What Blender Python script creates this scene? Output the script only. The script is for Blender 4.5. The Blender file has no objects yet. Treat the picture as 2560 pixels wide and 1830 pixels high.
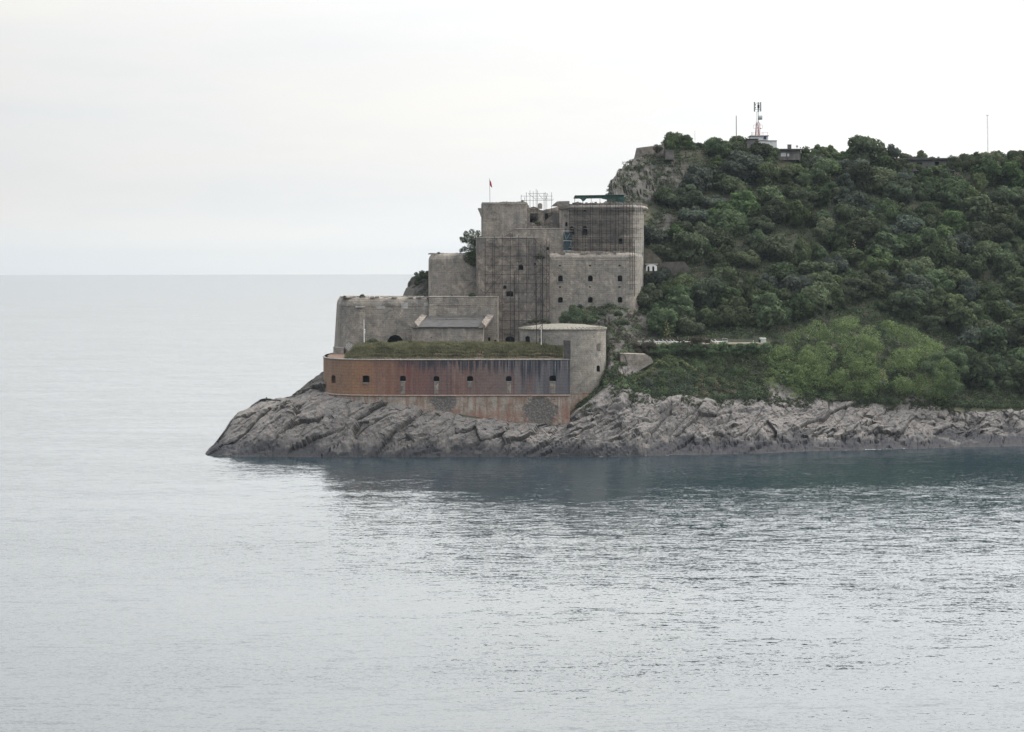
import bpy, bmesh, math, random
import numpy as np
from mathutils import Vector, Matrix
sc = bpy.context.scene
COL = sc.collection
R = math.radians
# ------------------------------------------------------------------ camera
FPX, CX, EY, EYE = 6000.0, 1280.0, 659.5, 39.88      # focal length in photo pixels, eye-level row, eye height (m)
ROLL = 0.00165
cam = bpy.data.cameras.new("camera"); camo = bpy.data.objects.new("camera", cam); COL.objects.link(camo)
camo.location = (0, 0, EYE); camo.rotation_euler = (R(90), ROLL, 0)
cam.sensor_width = 36; cam.lens = 36 * FPX / 2560; cam.shift_y = -(915 - EY) / 2560
cam.clip_start = 1; cam.clip_end = 80000
sc.camera = camo
sc.view_settings.view_transform = 'Standard'; sc.view_settings.look = 'None'
sc.view_settings.exposure = 0.0; sc.view_settings.gamma = 1
sc.cycles.use_denoising = True
sc.cycles.max_bounces = 6; sc.cycles.diffuse_bounces = 3; sc.cycles.glossy_bounces = 3
sc.cycles.transmission_bounces = 2; sc.cycles.transparent_max_bounces = 6; sc.cycles.volume_bounces = 0
sc.cycles.caustics_reflective = False; sc.cycles.caustics_refractive = False
# ------------------------------------------------------------------ sky and sun
SUN_AZ, SUN_EL = R(58), R(42)                        # azimuth to the right of the view, elevation
SD = Vector((math.sin(SUN_AZ) * math.cos(SUN_EL), math.cos(SUN_AZ) * math.cos(SUN_EL), math.sin(SUN_EL)))
world = bpy.data.worlds.new("World"); sc.world = world; world.use_nodes = True


class NT:
    """small helper for node trees"""
    def __init__(s, tree): s.t = tree; s.n = tree.nodes; s.l = tree.links
    def add(s, typ, **kw):
        n = s.n.new(typ)
        for k, v in kw.items(): setattr(n, k, v)
        return n
    def put(s, sock, v):
        if isinstance(v, bpy.types.NodeSocket): s.l.new(v, sock)
        elif v is not None:
            if isinstance(v, (tuple, list)) and len(v) == 3 and sock.type == 'RGBA': v = (*v, 1)
            sock.default_value = v
    def math(s, op, a, b=None, c=None, clamp=False):
        n = s.add('ShaderNodeMath', operation=op, use_clamp=clamp)
        s.put(n.inputs[0], a)
        if b is not None: s.put(n.inputs[1], b)
        if c is not None: s.put(n.inputs[2], c)
        return n.outputs[0]
    def vmath(s, op, a, b=None, out=0):
        n = s.add('ShaderNodeVectorMath', operation=op)
        s.put(n.inputs[0], a)
        if b is not None: s.put(n.inputs[1], b)
        return n.outputs[out]
    def mix(s, f, a, b, blend='MIX'):
        n = s.add('ShaderNodeMix', data_type='RGBA', blend_type=blend)
        s.put(n.inputs[0], f); s.put(n.inputs[6], a); s.put(n.inputs[7], b)
        return n.outputs[2]
    def noise(s, vec, scale, detail=3, rough=0.55, dist=0.0):
        n = s.add('ShaderNodeTexNoise')
        s.put(n.inputs['Vector'], vec); n.inputs['Scale'].default_value = scale
        n.inputs['Detail'].default_value = detail; n.inputs['Roughness'].default_value = rough
        n.inputs['Distortion'].default_value = dist
        return n.outputs[0]
    def rng(s, v, a, b, c=0.0, d=1.0, smooth=False):
        n = s.add('ShaderNodeMapRange', interpolation_type='SMOOTHSTEP' if smooth else 'LINEAR')
        for i, q in enumerate((v, a, b, c, d)): s.put(n.inputs[i], q)
        return n.outputs[0]
    def ramp(s, f, stops):
        n = s.add('ShaderNodeValToRGB'); e = n.color_ramp.elements
        while len(e) < len(stops): e.new(0.5)
        for q, (p, c) in zip(e, stops): q.position = p; q.color = (*c, 1)
        s.put(n.inputs[0], f)
        return n.outputs[0]
    def scale(s, vec, k):
        return s.vmath('MULTIPLY', vec, k)


w = NT(world.node_tree)
for n in list(w.n): w.n.remove(n)
sky = w.add('ShaderNodeTexSky', sky_type='NISHITA', sun_disc=False, sun_elevation=SUN_EL, sun_rotation=SUN_AZ,
            air_density=1.0, dust_density=3.0, ozone_density=1.0)
tc = w.add('ShaderNodeTexCoord').outputs['Generated']
dr = w.vmath('NORMALIZE', tc)
cosg = w.vmath('DOT_PRODUCT', dr, tuple(SD), out=1)
z = w.add('ShaderNodeSeparateXYZ'); w.put(z.inputs[0], dr)
glow = w.rng(cosg, -0.35, 0.95, 0.42, 1.40, smooth=True)             # thin overcast: brightest round the sun
glow = w.math('MULTIPLY', glow, w.rng(z.outputs[2], 0.0, 0.035, 1.12, 1.0, smooth=True))
glow = w.math('MULTIPLY', glow, w.rng(z.outputs[2], 0.08, 0.34, 1.0, 2.3, smooth=True))
cl = w.noise(w.scale(dr, (1.6, 1.6, 9.0)), 2.2, 5, 0.6)
cl2 = w.noise(w.scale(dr, (3.0, 3.0, 22.0)), 3.0, 5, 0.6)
cloud = w.mix(w.rng(cl, 0.35, 0.65, 0, 1), (0.93, 0.952, 0.968), (1.0, 0.988, 0.955))
cloud = w.mix(w.rng(cl2, 0.48, 0.72, 0, 0.4), cloud, (0.88, 0.915, 0.955))
cloud = w.mix(w.rng(cosg, 0.12, -0.5), cloud, w.mix(1.0, cloud, (0.82, 0.92, 1.06), 'MULTIPLY'))
vv = w.add('ShaderNodeVectorMath', operation='SCALE'); w.put(vv.inputs[0], cloud); w.put(vv.inputs['Scale'], glow)
skyb = w.add('ShaderNodeVectorMath', operation='SCALE'); w.put(skyb.inputs[0], sky.outputs[0]); skyb.inputs['Scale'].default_value = 0.08
tot = w.mix(0.93, skyb.outputs[0], vv.outputs[0])
bg = w.add('ShaderNodeBackground'); w.put(bg.inputs[0], tot); bg.inputs[1].default_value = 1.0
wo = w.add('ShaderNodeOutputWorld'); w.l.new(bg.outputs[0], wo.inputs[0])

sl = bpy.data.lights.new("sun", 'SUN'); sl.energy = 2.0; sl.angle = R(8); sl.color = (1.0, 0.95, 0.86)
so = bpy.data.objects.new("sun", sl); COL.objects.link(so)
so.rotation_euler = (-SD).to_track_quat('-Z', 'Y').to_euler(); so.location = (100, 300, 200)


# ------------------------------------------------------------------ photo pixel + depth -> place in the world
def W(px, py, D):
    dx, dy = px - CX, EY - py
    a, b = dx + ROLL * dy, dy - ROLL * dx
    return (a / FPX * D, D, EYE + b / FPX * D)
def X(px, D, py=750): return W(px, py, D)[0]
def Z(py, D, px=1300): return W(px, py, D)[2]


# ------------------------------------------------------------------ object helpers
def link(name, data, parent=None, loc=None):
    o = bpy.data.objects.new(name, data); COL.objects.link(o)
    if parent is not None:
        o.parent = parent
    if loc is not None: o.location = loc
    return o
def tag(o, label=None, cat=None, group=None, kind=None):
    if label: o['label'] = label
    if cat: o['category'] = cat
    if group: o['group'] = group
    if kind: o['kind'] = kind
    return o
def thing(name, loc, label, cat, group=None):
    o = bpy.data.objects.new(name, None); COL.objects.link(o); o.location = loc
    o.empty_display_size = 0.5
    return tag(o, label, cat, group)
def wpos(o):
    v = Vector(o.location)
    while o.parent is not None:
        o = o.parent; v += Vector(o.location)
    return v


class MB:
    def __init__(s): s.v = []; s.f = []
    def quad(s, a, b, c, d):
        i = len(s.v); s.v += [a, b, c, d]; s.f.append((i, i + 1, i + 2, i + 3))
    def tri(s, a, b, c):
        i = len(s.v); s.v += [a, b, c]; s.f.append((i, i + 1, i + 2))
    def box(s, x0, x1, y0, y1, z0, z1, dz=0.0, dy=0.0):
        """dz raises / dy shifts the x1 end"""
        i = len(s.v)
        for x, z, q in ((x0, 0, 0), (x1, dz, dy)):
            s.v += [(x, y0 + q, z0 + z), (x, y1 + q, z0 + z), (x, y1 + q, z1 + z), (x, y0 + q, z1 + z)]
        s.f += [(i, i + 3, i + 2, i + 1), (i + 4, i + 5, i + 6, i + 7), (i, i + 1, i + 5, i + 4), (i + 1, i + 2, i + 6, i + 5),
                (i + 2, i + 3, i + 7, i + 6), (i + 3, i, i + 4, i + 7)]
    def tube(s, p, q, r, r2=None, n=6, caps=True):
        p, q = Vector(p), Vector(q); r2 = r if r2 is None else r2
        d = (q - p)
        if d.length < 1e-6: return
        d.normalize(); u = d.orthogonal().normalized(); v = d.cross(u)
        i = len(s.v)
        for c, rr in ((p, r), (q, r2)):
            for k in range(n):
                t = 2 * math.pi * k / n
                s.v.append(tuple(c + u * (rr * math.cos(t)) + v * (rr * math.sin(t))))
        for k in range(n): s.f.append((i + k, i + (k + 1) % n, i + n + (k + 1) % n, i + n + k))
        if caps:
            s.f.append(tuple(i + n - 1 - k for k in range(n))); s.f.append(tuple(i + n + k for k in range(n)))
    def prism(s, plan, z0, z1, top=None, inset=None):
        """solid over a closed plan [(x,y)]; top = other plan at z1"""
        top = top or plan; n = len(plan); i = len(s.v)
        s.v += [(x, y, z0) for x, y in plan] + [(x, y, (z1[k] if isinstance(z1, (list, tuple)) else z1)) for k, (x, y) in enumerate(top)]
        for k in range(n): s.f.append((i + k, i + (k + 1) % n, i + n + (k + 1) % n, i + n + k))
        s.f.append(tuple(i + n - 1 - k for k in range(n))); s.f.append(tuple(i + n + k for k in range(n)))
    def lathe(s, cx, cy, prof, n=32, a0=0.0, a1=2 * math.pi):
        i = len(s.v); m = len(prof); full = abs(a1 - a0 - 2 * math.pi) < 1e-6
        N = n if full else n + 1
        for k in range(N):
            t = a0 + (a1 - a0) * k / n
            for r, zz in prof: s.v.append((cx + r * math.cos(t), cy + r * math.sin(t), zz))
        for k in range(n):
            k2 = (k + 1) % N
            for j in range(m - 1):
                s.f.append((i + k * m + j, i + k2 * m + j, i + k2 * m + j + 1, i + k * m + j + 1))
    def mesh(s, name, mat, origin=(0, 0, 0), smooth=False):
        me = bpy.data.meshes.new(name)
        ox, oy, oz = origin
        me.from_pydata([(a - ox, b - oy, c - oz) for a, b, c in s.v], [], s.f)
        me.materials.append(mat)
        if smooth: me.polygons.foreach_set('use_smooth', [True] * len(me.polygons))
        me.update()
        return me
    def build(s, name, mat, parent=None, smooth=False):
        """vertices are world positions; the part is placed under its parent"""
        o = link(name, s.mesh(name, mat, wpos(parent) if parent else (0, 0, 0), smooth), parent)
        return o


def np_mesh(name, verts, faces, mat, smooth=True):
    me = bpy.data.meshes.new(name)
    nv, nf, k = len(verts), len(faces), faces.shape[1]
    me.vertices.add(nv); me.vertices.foreach_set('co', verts.astype(np.float32).ravel())
    me.loops.add(nf * k); me.loops.foreach_set('vertex_index', faces.astype(np.int32).ravel())
    me.polygons.add(nf); me.polygons.foreach_set('loop_start', np.arange(0, nf * k, k, dtype=np.int32))
    me.polygons.foreach_set('use_smooth', np.full(nf, smooth))
    me.update(calc_edges=True)
    if mat: me.materials.append(mat)
    return me


# ------------------------------------------------------------------ numpy noise
def _h(*c, seed=0):
    n = np.zeros_like(c[0], dtype=np.int64) + seed * 7919
    for q, k in zip(c, (374761393, 668265263, 2147483647 // 3)):
        n = n + q.astype(np.int64) * k
    n = (n ^ (n >> 13)) * 1274126177 & 0xffffffff
    n = (n ^ (n >> 16)) * 2246822519 & 0xffffffff
    return ((n ^ (n >> 15)) & 0xffffff) / float(0xffffff)
def vnoise(x, y, z, seed=0):
    xi, yi, zi = np.floor(x), np.floor(y), np.floor(z)
    fx, fy, fz = x - xi, y - yi, z - zi
    fx, fy, fz = (t * t * (3 - 2 * t) for t in (fx, fy, fz))
    r = 0
    for a in (0, 1):
        for b in (0, 1):
            for c in (0, 1):
                r = r + _h(xi + a, yi + b, zi + c, seed=seed) * (fx if a else 1 - fx) * (fy if b else 1 - fy) * (fz if c else 1 - fz)
    return r
def fbm(x, y, z, oct=4, seed=0, ridged=False):
    a, s, t = 1.0, 0.0, 0.0
    for i in range(oct):
        n = vnoise(x, y, z, seed + i)
        if ridged: n = 1 - np.abs(2 * n - 1)
        s = s + a * n; t += a; a *= 0.5; x, y, z = x * 2.03, y * 2.03, z * 2.03
    return s / t
def voro(x, y, z, seed=0):
    """distance to nearest and second nearest cell point, and the cell's random value"""
    xi, yi, zi = np.floor(x), np.floor(y), np.floor(z)
    d1 = np.full(x.shape, 9.0); d2 = d1.copy(); val = np.zeros(x.shape); bx, by, bz = x.copy(), y.copy(), z.copy()
    for a in (-1, 0, 1):
        for b in (-1, 0, 1):
            for c in (-1, 0, 1):
                cx, cy, cz = xi + a, yi + b, zi + c
                px = cx + _h(cx, cy, cz, seed=seed); py = cy + _h(cx, cy, cz, seed=seed + 1); pz = cz + _h(cx, cy, cz, seed=seed + 2)
                d = np.sqrt((x - px) ** 2 + (y - py) ** 2 + (z - pz) ** 2)
                v = _h(cx, cy, cz, seed=seed + 3)
                nearer = d < d1
                d2 = np.where(nearer, d1, np.minimum(d2, d)); val = np.where(nearer, v, val)
                bx = np.where(nearer, px, bx); by = np.where(nearer, py, by); bz = np.where(nearer, pz, bz); d1 = np.where(nearer, d, d1)
    return d1, d2, val, bx, by, bz


# ------------------------------------------------------------------ materials
def new_mat(name):
    m = bpy.data.materials.new(name); m.use_nodes = True
    t = NT(m.node_tree); b = m.node_tree.nodes['Principled BSDF']
    b.inputs['Roughness'].default_value = 0.85; b.inputs['Specular IOR Level'].default_value = 0.2
    return m, t, b
def bump(t, b, h, dist=0.1, strength=0.6):
    n = t.add('ShaderNodeBump'); n.inputs['Strength'].default_value = strength; n.inputs['Distance'].default_value = dist
    t.put(n.inputs['Height'], h); t.l.new(n.outputs[0], b.inputs['Normal'])
    return n
def plain(name, col, rough=0.7, metal=0.0, var=0.25, sc_=1.5):
    m, t, b = new_mat(name)
    pos = t.add('ShaderNodeNewGeometry').outputs['Position']
    n = t.noise(pos, sc_, 4)
    c = t.mix(t.rng(n, 0.3, 0.7, 0, 1), tuple(q * (1 - var) for q in col), tuple(min(1, q * (1 + var)) for q in col))
    t.put(b.inputs['Base Color'], c); b.inputs['Roughness'].default_value = rough; b.inputs['Metallic'].default_value = metal
    return m
def stone(name, base, warm=(0.36, 0.30, 0.24), dark=(0.12, 0.12, 0.13), streak=0.35, block=0.45, light=0.0, mott=1.0):
    m, t, b = new_mat(name)
    pos = t.add('ShaderNodeNewGeometry').outputs['Position']
    s = t.add('ShaderNodeSeparateXYZ'); t.put(s.inputs[0], pos)
    h = t.math('ADD', s.outputs[0], s.outputs[1])
    big = t.noise(pos, 0.16, 4, 0.6); mid = t.noise(pos, 0.9, 4, 0.6); fine = t.noise(pos, 4.0, 3, 0.7)
    c = t.mix(t.rng(big, 0.38, 0.66), base, warm)
    c = t.mix(t.rng(mid, 0.42, 0.66, 0, min(.9, 0.6 * mott)), c, tuple(q * 0.60 for q in base))
    pt = t.noise(pos, 0.42, 5, 0.7, 0.6)
    c = t.mix(t.rng(pt, 0.54, 0.60, 0, 0.5 * mott), c, tuple(min(1, q * 1.5) for q in warm))
    c = t.mix(t.rng(pt, 0.44, 0.37, 0, 0.65 * mott), c, tuple(q * 0.45 for q in base))
    cs = t.noise(t.scale(pos, (0.35, 0.35, 2.6)), 1.0, 3, 0.6)
    c = t.mix(t.rng(cs, 0.5, 0.68, 0, 0.4), c, tuple(q * 0.55 for q in base))
    st = t.noise(t.scale(pos, (1.1, 1.1, 0.09)), 1.0, 4, 0.65)
    c = t.mix(t.rng(st, 0.52, 0.72, 0, streak), c, dark)
    sl_ = t.noise(t.scale(pos, (1.7, 1.7, 0.12)), 1.3, 3, 0.6)
    c = t.mix(t.rng(sl_, 0.58, 0.74, 0, 0.35 + light), c, tuple(min(1, q * 1.45) for q in base))
    uv = t.add('ShaderNodeCombineXYZ'); t.put(uv.inputs[0], h); t.put(uv.inputs[1], s.outputs[2])
    br = t.add('ShaderNodeTexBrick'); t.put(br.inputs['Vector'], uv.outputs[0]); br.inputs['Scale'].default_value = 1.0
    br.inputs['Brick Width'].default_value = 1.0; br.inputs['Row Height'].default_value = block
    br.inputs['Mortar Size'].default_value = 0.045; br.inputs['Mortar Smooth'].default_value = 0.4
    t.put(br.inputs['Color1'], (0.80, 0.80, 0.80)); t.put(br.inputs['Color2'], (1.0, 1.0, 1.0)); t.put(br.inputs['Mortar'], (0.62, 0.61, 0.60))
    c = t.mix(0.35, c, br.outputs[0], 'MULTIPLY')
    c = t.mix(0.8, c, t.ramp(t.rng(fine, 0.3, 0.7), [(0, (0.72, 0.72, 0.72)), (0.5, (1, 1, 1)), (1, (1.2, 1.2, 1.18))]), 'MULTIPLY')
    t.put(b.inputs['Base Color'], c)
    bump(t, b, t.math('ADD', t.math('MULTIPLY', fine, 0.6), t.math('ADD', mid, t.math('MULTIPLY', br.outputs[1], -0.3))), 0.18, 0.7)
    return m
M = {}
M['stone'] = stone('stone_grey', (0.275, 0.252, 0.228), warm=(0.32, 0.278, 0.232), streak=0.5, light=.1)
M['stone_dark'] = stone('stone_brownish', (0.215, 0.192, 0.178), warm=(0.28, 0.238, 0.195), streak=0.8, light=.1, mott=1.4)
M['stone_tower'] = stone('stone_tower', (0.285, 0.265, 0.24), warm=(0.305, 0.275, 0.235), streak=0.2, block=0.4)
M['stone_warm'] = stone('stone_keep', (0.265, 0.24, 0.217), warm=(0.325, 0.282, 0.235), streak=0.7, light=.2, mott=1.2)
M['plaster'] = stone('plaster_stained', (0.275, 0.255, 0.235), warm=(0.29, 0.25, 0.215), dark=(0.10, 0.08, 0.07), streak=0.6, block=3.0)
M['coping'] = plain('pale_coping', (0.25, 0.235, 0.215), 0.85, var=0.3, sc_=2.0)
M['roof'] = plain('roof_slab', (0.075, 0.072, 0.072), 0.9, var=0.3, sc_=0.8)
M['tile'] = plain('roof_tiles_pale', (0.20, 0.185, 0.155), 0.85, var=0.35, sc_=2.5)
M['void'] = plain('dark_interior', (0.02, 0.02, 0.025), 0.95, var=0.2)  # near-black sheets behind openings, colour stands in for unlit interiors
M['pole'] = plain('dark_steel_tube', (0.035, 0.03, 0.032), 0.6, var=0.3)
M['plank'] = plain('weathered_plank', (0.27, 0.235, 0.20), 0.85, var=0.35)
M['pole_pale'] = plain('pale_tube', (0.5, 0.48, 0.44), 0.5, var=0.2)
M['white'] = plain('white_paint', (0.78, 0.78, 0.77), 0.6, var=0.06, sc_=3)
M['whitewash'] = plain('whitewash', (0.62, 0.62, 0.62), 0.8, var=0.12, sc_=1)
M['green_net'] = plain('green_netting', (0.03, 0.072, 0.062), 0.8, var=0.35)
M['red'] = plain('red_paint', (0.42, 0.04, 0.05), 0.6)
M['red_rust'] = plain('red_steel', (0.28, 0.07, 0.08), 0.6)
M['grey_metal'] = plain('grey_metal', (0.25, 0.26, 0.27), 0.45, 0.4)
M['blue_dark'] = plain('dark_blue_paint', (0.03, 0.04, 0.12), 0.5)
M['bark'] = plain('bark', (0.10, 0.08, 0.06), 0.95, var=0.4, sc_=4)
M['concrete'] = stone('old_concrete', (0.17, 0.165, 0.165), warm=(0.18, 0.165, 0.15), streak=0.5, block=2.5)


def rust_material():
    m, t, b = new_mat('rust_stained_render')
    pos = t.add('ShaderNodeNewGeometry').outputs['Position']
    s = t.add('ShaderNodeSeparateXYZ'); t.put(s.inputs[0], pos); x, y, zc = s.outputs
    h = t.math('SUBTRACT', x, y)
    x0, x1 = X(808, 520), X(1428, 505)
    sx = t.noise(t.scale(pos, (0.22, 0.1, 0.03)), 1.0, 3, 0.6)
    u = t.math('ADD', t.rng(x, x0, x1), t.math('MULTIPLY', t.math('SUBTRACT', sx, 0.5), 0.30), clamp=True)
    c = t.ramp(u, [(0.0, (0.275, 0.172, 0.115)), (0.18, (0.285, 0.158, 0.095)), (0.30, (0.215, 0.118, 0.088)), (0.42, (0.15, 0.085, 0.083)),
                   (0.55, (0.19, 0.118, 0.10)), (0.68, (0.17, 0.13, 0.12)), (0.82, (0.165, 0.155, 0.16)), (1.0, (0.12, 0.12, 0.132))])
    # red runs and pale runs
    r1 = t.noise(t.scale(pos, (0.75, 0.3, 0.05)), 1.0, 4, 0.6)
    redm = t.math('MULTIPLY', t.rng(r1, 0.5, 0.68, 0, 0.75), t.math('MULTIPLY', t.rng(u, 0.2, 0.4), t.rng(u, 0.95, 0.7)))
    c = t.mix(redm, c, (0.16, 0.052, 0.045))
    r2 = t.noise(t.scale(pos, (1.6, 0.3, 0.06)), 1.0, 4, 0.65)
    c = t.mix(t.rng(r2, 0.56, 0.70, 0, 0.5), c, (0.27, 0.21, 0.175))
    pb = t.noise(pos, 0.5, 4, 0.7); c = t.mix(t.rng(pb, 0.52, 0.66, 0, 0.45), c, (0.13, 0.085, 0.07))
    # black drips hanging from the rim
    topz = Z(898, 505)
    d = t.math('SUBTRACT', topz, zc)
    n1 = t.noise(t.scale(pos, (3.2, 0.5, 0.04)), 1.0, 3, 0.7)
    n2 = t.noise(t.scale(pos, (1.1, 0.3, 0.02)), 1.0, 2, 0.5)
    ln = t.math('MULTIPLY', t.rng(n2, 0.3, 0.7, 0.7, 6.5), t.rng(u, 0.25, 0.9, 0.35, 1.15))
    dm = t.math('MULTIPLY', t.rng(n1, 0.42, 0.52), t.rng(t.math('DIVIDE', d, ln), 1.15, 0.55))
    dm = t.math('MULTIPLY', dm, t.rng(u, 0.22, 0.40, 0.05, 0.95))
    vs_ = t.noise(t.scale(pos, (1.3, .3, .03)), 1.0, 4, .7); c = t.mix(t.math('MULTIPLY', t.rng(vs_, .5, .64, 0, .6), t.rng(u, .2, .5, .25, 1)), c, (0.085, 0.075, 0.085))
    c = t.mix(dm, c, (0.035, 0.04, 0.052))
    n3 = t.noise(t.scale(pos, (4.5, 0.5, 0.05)), 1.0, 3, 0.7)
    lm = t.math('MULTIPLY', t.rng(n3, 0.60, 0.68), t.math('MULTIPLY', t.rng(d, 3.4, 1.2), t.rng(u, 0.3, 0.6, 0, 0.8)))
    c = t.mix(lm, c, (0.42, 0.40, 0.39))
    f = t.noise(pos, 3.0, 5, 0.75)
    c = t.mix(0.9, c, t.ramp(t.rng(f, 0.3, 0.7), [(0, (0.66, 0.66, 0.66)), (0.5, (1, 1, 1)), (1, (1.22, 1.2, 1.2))]), 'MULTIPLY')
    hb = t.add('ShaderNodeTexWave', wave_type='BANDS', bands_direction='Z'); t.put(hb.inputs['Vector'], pos)
    hb.inputs['Scale'].default_value = 0.5; hb.inputs['Distortion'].default_value = 2; 
    c = t.mix(0.10, c, hb.outputs[0], 'MULTIPLY')
    t.put(b.inputs['Base Color'], c); bump(t, b, f, 0.12, 0.5)
    return m
M['rust'] = rust_material()


def footing_material():
    m, t, b = new_mat('footing_plaster')
    pos = t.add('ShaderNodeNewGeometry').outputs['Position']
    s = t.add('ShaderNodeSeparateXYZ'); t.put(s.inputs[0], pos); x, y, zc = s.outputs
    n = t.noise(pos, 0.7, 4, 0.6); f = t.noise(pos, 3.0, 4, 0.75)
    c = t.mix(t.rng(n, 0.35, 0.65), (0.20, 0.17, 0.14), (0.33, 0.295, 0.255))
    st = t.noise(t.scale(pos, (1.2, 0.4, 0.1)), 1.0, 4, 0.6)
    c = t.mix(t.rng(st, 0.46, 0.62, 0, 0.8), c, (0.20, 0.115, 0.08))
    rs2 = t.noise(t.scale(pos, (0.5, 0.3, 0.08)), 1.0, 4, .65); c = t.mix(t.rng(rs2, .54, .70, 0, .7), c, (0.19, 0.095, 0.07))
    lo = t.math('MULTIPLY', t.rng(zc, 10.0, 6.8), t.rng(t.noise(pos, 0.45, 3), 0.42, 0.6))
    c = t.mix(t.math('MULTIPLY', lo, 0.85), c, (0.22, 0.085, 0.06))
    # area where the plaster has fallen off, grey rubble masonry
    def blob(px, py, rx, rz):
        cx, cz = X(px, 504), Z(py, 504)
        dd = t.math('ADD', t.math('POWER', t.math('DIVIDE', t.math('SUBTRACT', x, cx), rx), 2.0), t.math('POWER', t.math('DIVIDE', t.math('SUBTRACT', zc, cz), rz), 2.0))
        dd = t.math('ADD', dd, t.math('MULTIPLY', t.math('SUBTRACT', t.noise(pos, 1.1, 4, 0.6), 0.5), 2.2))
        return t.rng(dd, 1.35, 0.75)
    g = t.math('MAXIMUM', blob(1350, 1030, 3.4, 2.9), blob(1108, 998, 2.6, 3.2))
    cell = t.add('ShaderNodeTexVoronoi'); t.put(cell.inputs['Vector'], pos); cell.inputs['Scale'].default_value = 2.4
    rub = t.mix(t.rng(cell.outputs['Distance'], 0.1, 0.6), (0.19, 0.178, 0.165), (0.10, 0.09, 0.085))
    c = t.mix(g, c, rub)
    c = t.mix(0.9, c, t.ramp(t.rng(f, 0.3, 0.7), [(0, (0.62, 0.62, 0.62)), (0.5, (1, 1, 1)), (1, (1.22, 1.2, 1.2))]), 'MULTIPLY')
    t.put(b.inputs['Base Color'], c); bump(t, b, t.math('ADD', f, t.math('MULTIPLY', g, -2.0)), 0.15, 0.7)
    return m
M['footing'] = footing_material()


def terrain_material():
    m, t, b = new_mat('limestone_and_soil')
    pos = t.add('ShaderNodeNewGeometry').outputs['Position']
    s = t.add('ShaderNodeSeparateXYZ'); t.put(s.inputs[0], pos); zc = s.outputs[2]
    veg = t.add('ShaderNodeAttribute', attribute_name='veg').outputs['Fac']
    tone = t.add('ShaderNodeAttribute', attribute_name='tone').outputs['Fac']
    n = t.noise(pos, 0.35, 5, 0.65); f = t.noise(pos, 2.6, 5, 0.75)
    ro = t.add('ShaderNodeVectorRotate', rotation_type='Y_AXIS'); t.put(ro.inputs['Vector'], pos); ro.inputs['Angle'].default_value = R(33)
    st = t.noise(t.scale(ro.outputs[0], (0.35, 0.8, 3.2)), 1.0, 4, 0.7)
    c = t.mix(t.rng(n, 0.35, 0.68), (0.14, 0.131, 0.126), (0.215, 0.197, 0.184))
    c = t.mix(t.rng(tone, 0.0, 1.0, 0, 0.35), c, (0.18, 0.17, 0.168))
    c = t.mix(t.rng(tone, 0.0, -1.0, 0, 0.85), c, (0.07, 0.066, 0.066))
    c = t.mix(t.rng(st, 0.55, 0.7, 0, 0.7), c, (0.075, 0.073, 0.078))
    c = t.mix(t.rng(t.noise(pos, 0.9, 3), 0.6, 0.75, 0, 0.5), c, (0.30, 0.22, 0.15))
    c = t.mix(0.9, c, t.ramp(t.rng(f, 0.3, 0.7), [(0, (0.5, 0.5, 0.5)), (0.5, (1, 1, 1)), (1, (1.3, 1.28, 1.25))]), 'MULTIPLY')
    wl = t.math('ADD', zc, t.math('MULTIPLY', t.math('SUBTRACT', t.noise(pos, 0.16, 5, 0.65), 0.5), 11.0))
    c = t.mix(t.rng(wl, 4.0, 1.6), c, (0.048, 0.047, 0.052))
    c = t.mix(t.rng(t.math('ADD', zc, t.math('MULTIPLY', t.noise(pos, 0.5, 2), 0.6)), 0.6, 0.3, 0, 0.35), c, (0.08, 0.068, 0.05))
    g1 = t.noise(pos, 0.22, 4, 0.6); g2 = t.noise(pos, 1.5, 4, 0.7)
    soil = t.mix(t.rng(g1, 0.4, 0.62), (0.035, 0.04, 0.028), (0.092, 0.08, 0.055))
    soil = t.mix(t.rng(g2, 0.42, 0.6, 0, 0.8), soil, (0.05, 0.065, 0.038))
    soil = t.mix(0.8, soil, t.ramp(t.rng(f, 0.3, 0.7), [(0, (0.55, 0.55, 0.55)), (1, (1.3, 1.3, 1.3))]), 'MULTIPLY')
    vm = t.rng(t.math('ADD', veg, t.math('MULTIPLY', t.math('SUBTRACT', t.noise(pos, 0.5, 4, 0.65), 0.5), 0.9)), 0.42, 0.58)
    c = t.mix(vm, c, soil)
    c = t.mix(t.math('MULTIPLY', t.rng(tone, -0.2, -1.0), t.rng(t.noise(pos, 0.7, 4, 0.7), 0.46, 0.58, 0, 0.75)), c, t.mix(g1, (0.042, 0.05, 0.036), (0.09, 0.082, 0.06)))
    t.put(b.inputs['Base Color'], c); b.inputs['Roughness'].default_value = 0.9
    bump(t, b, t.math('ADD', f, st), 0.14, 0.7)
    return m
M['terrain'] = terrain_material()


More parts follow.
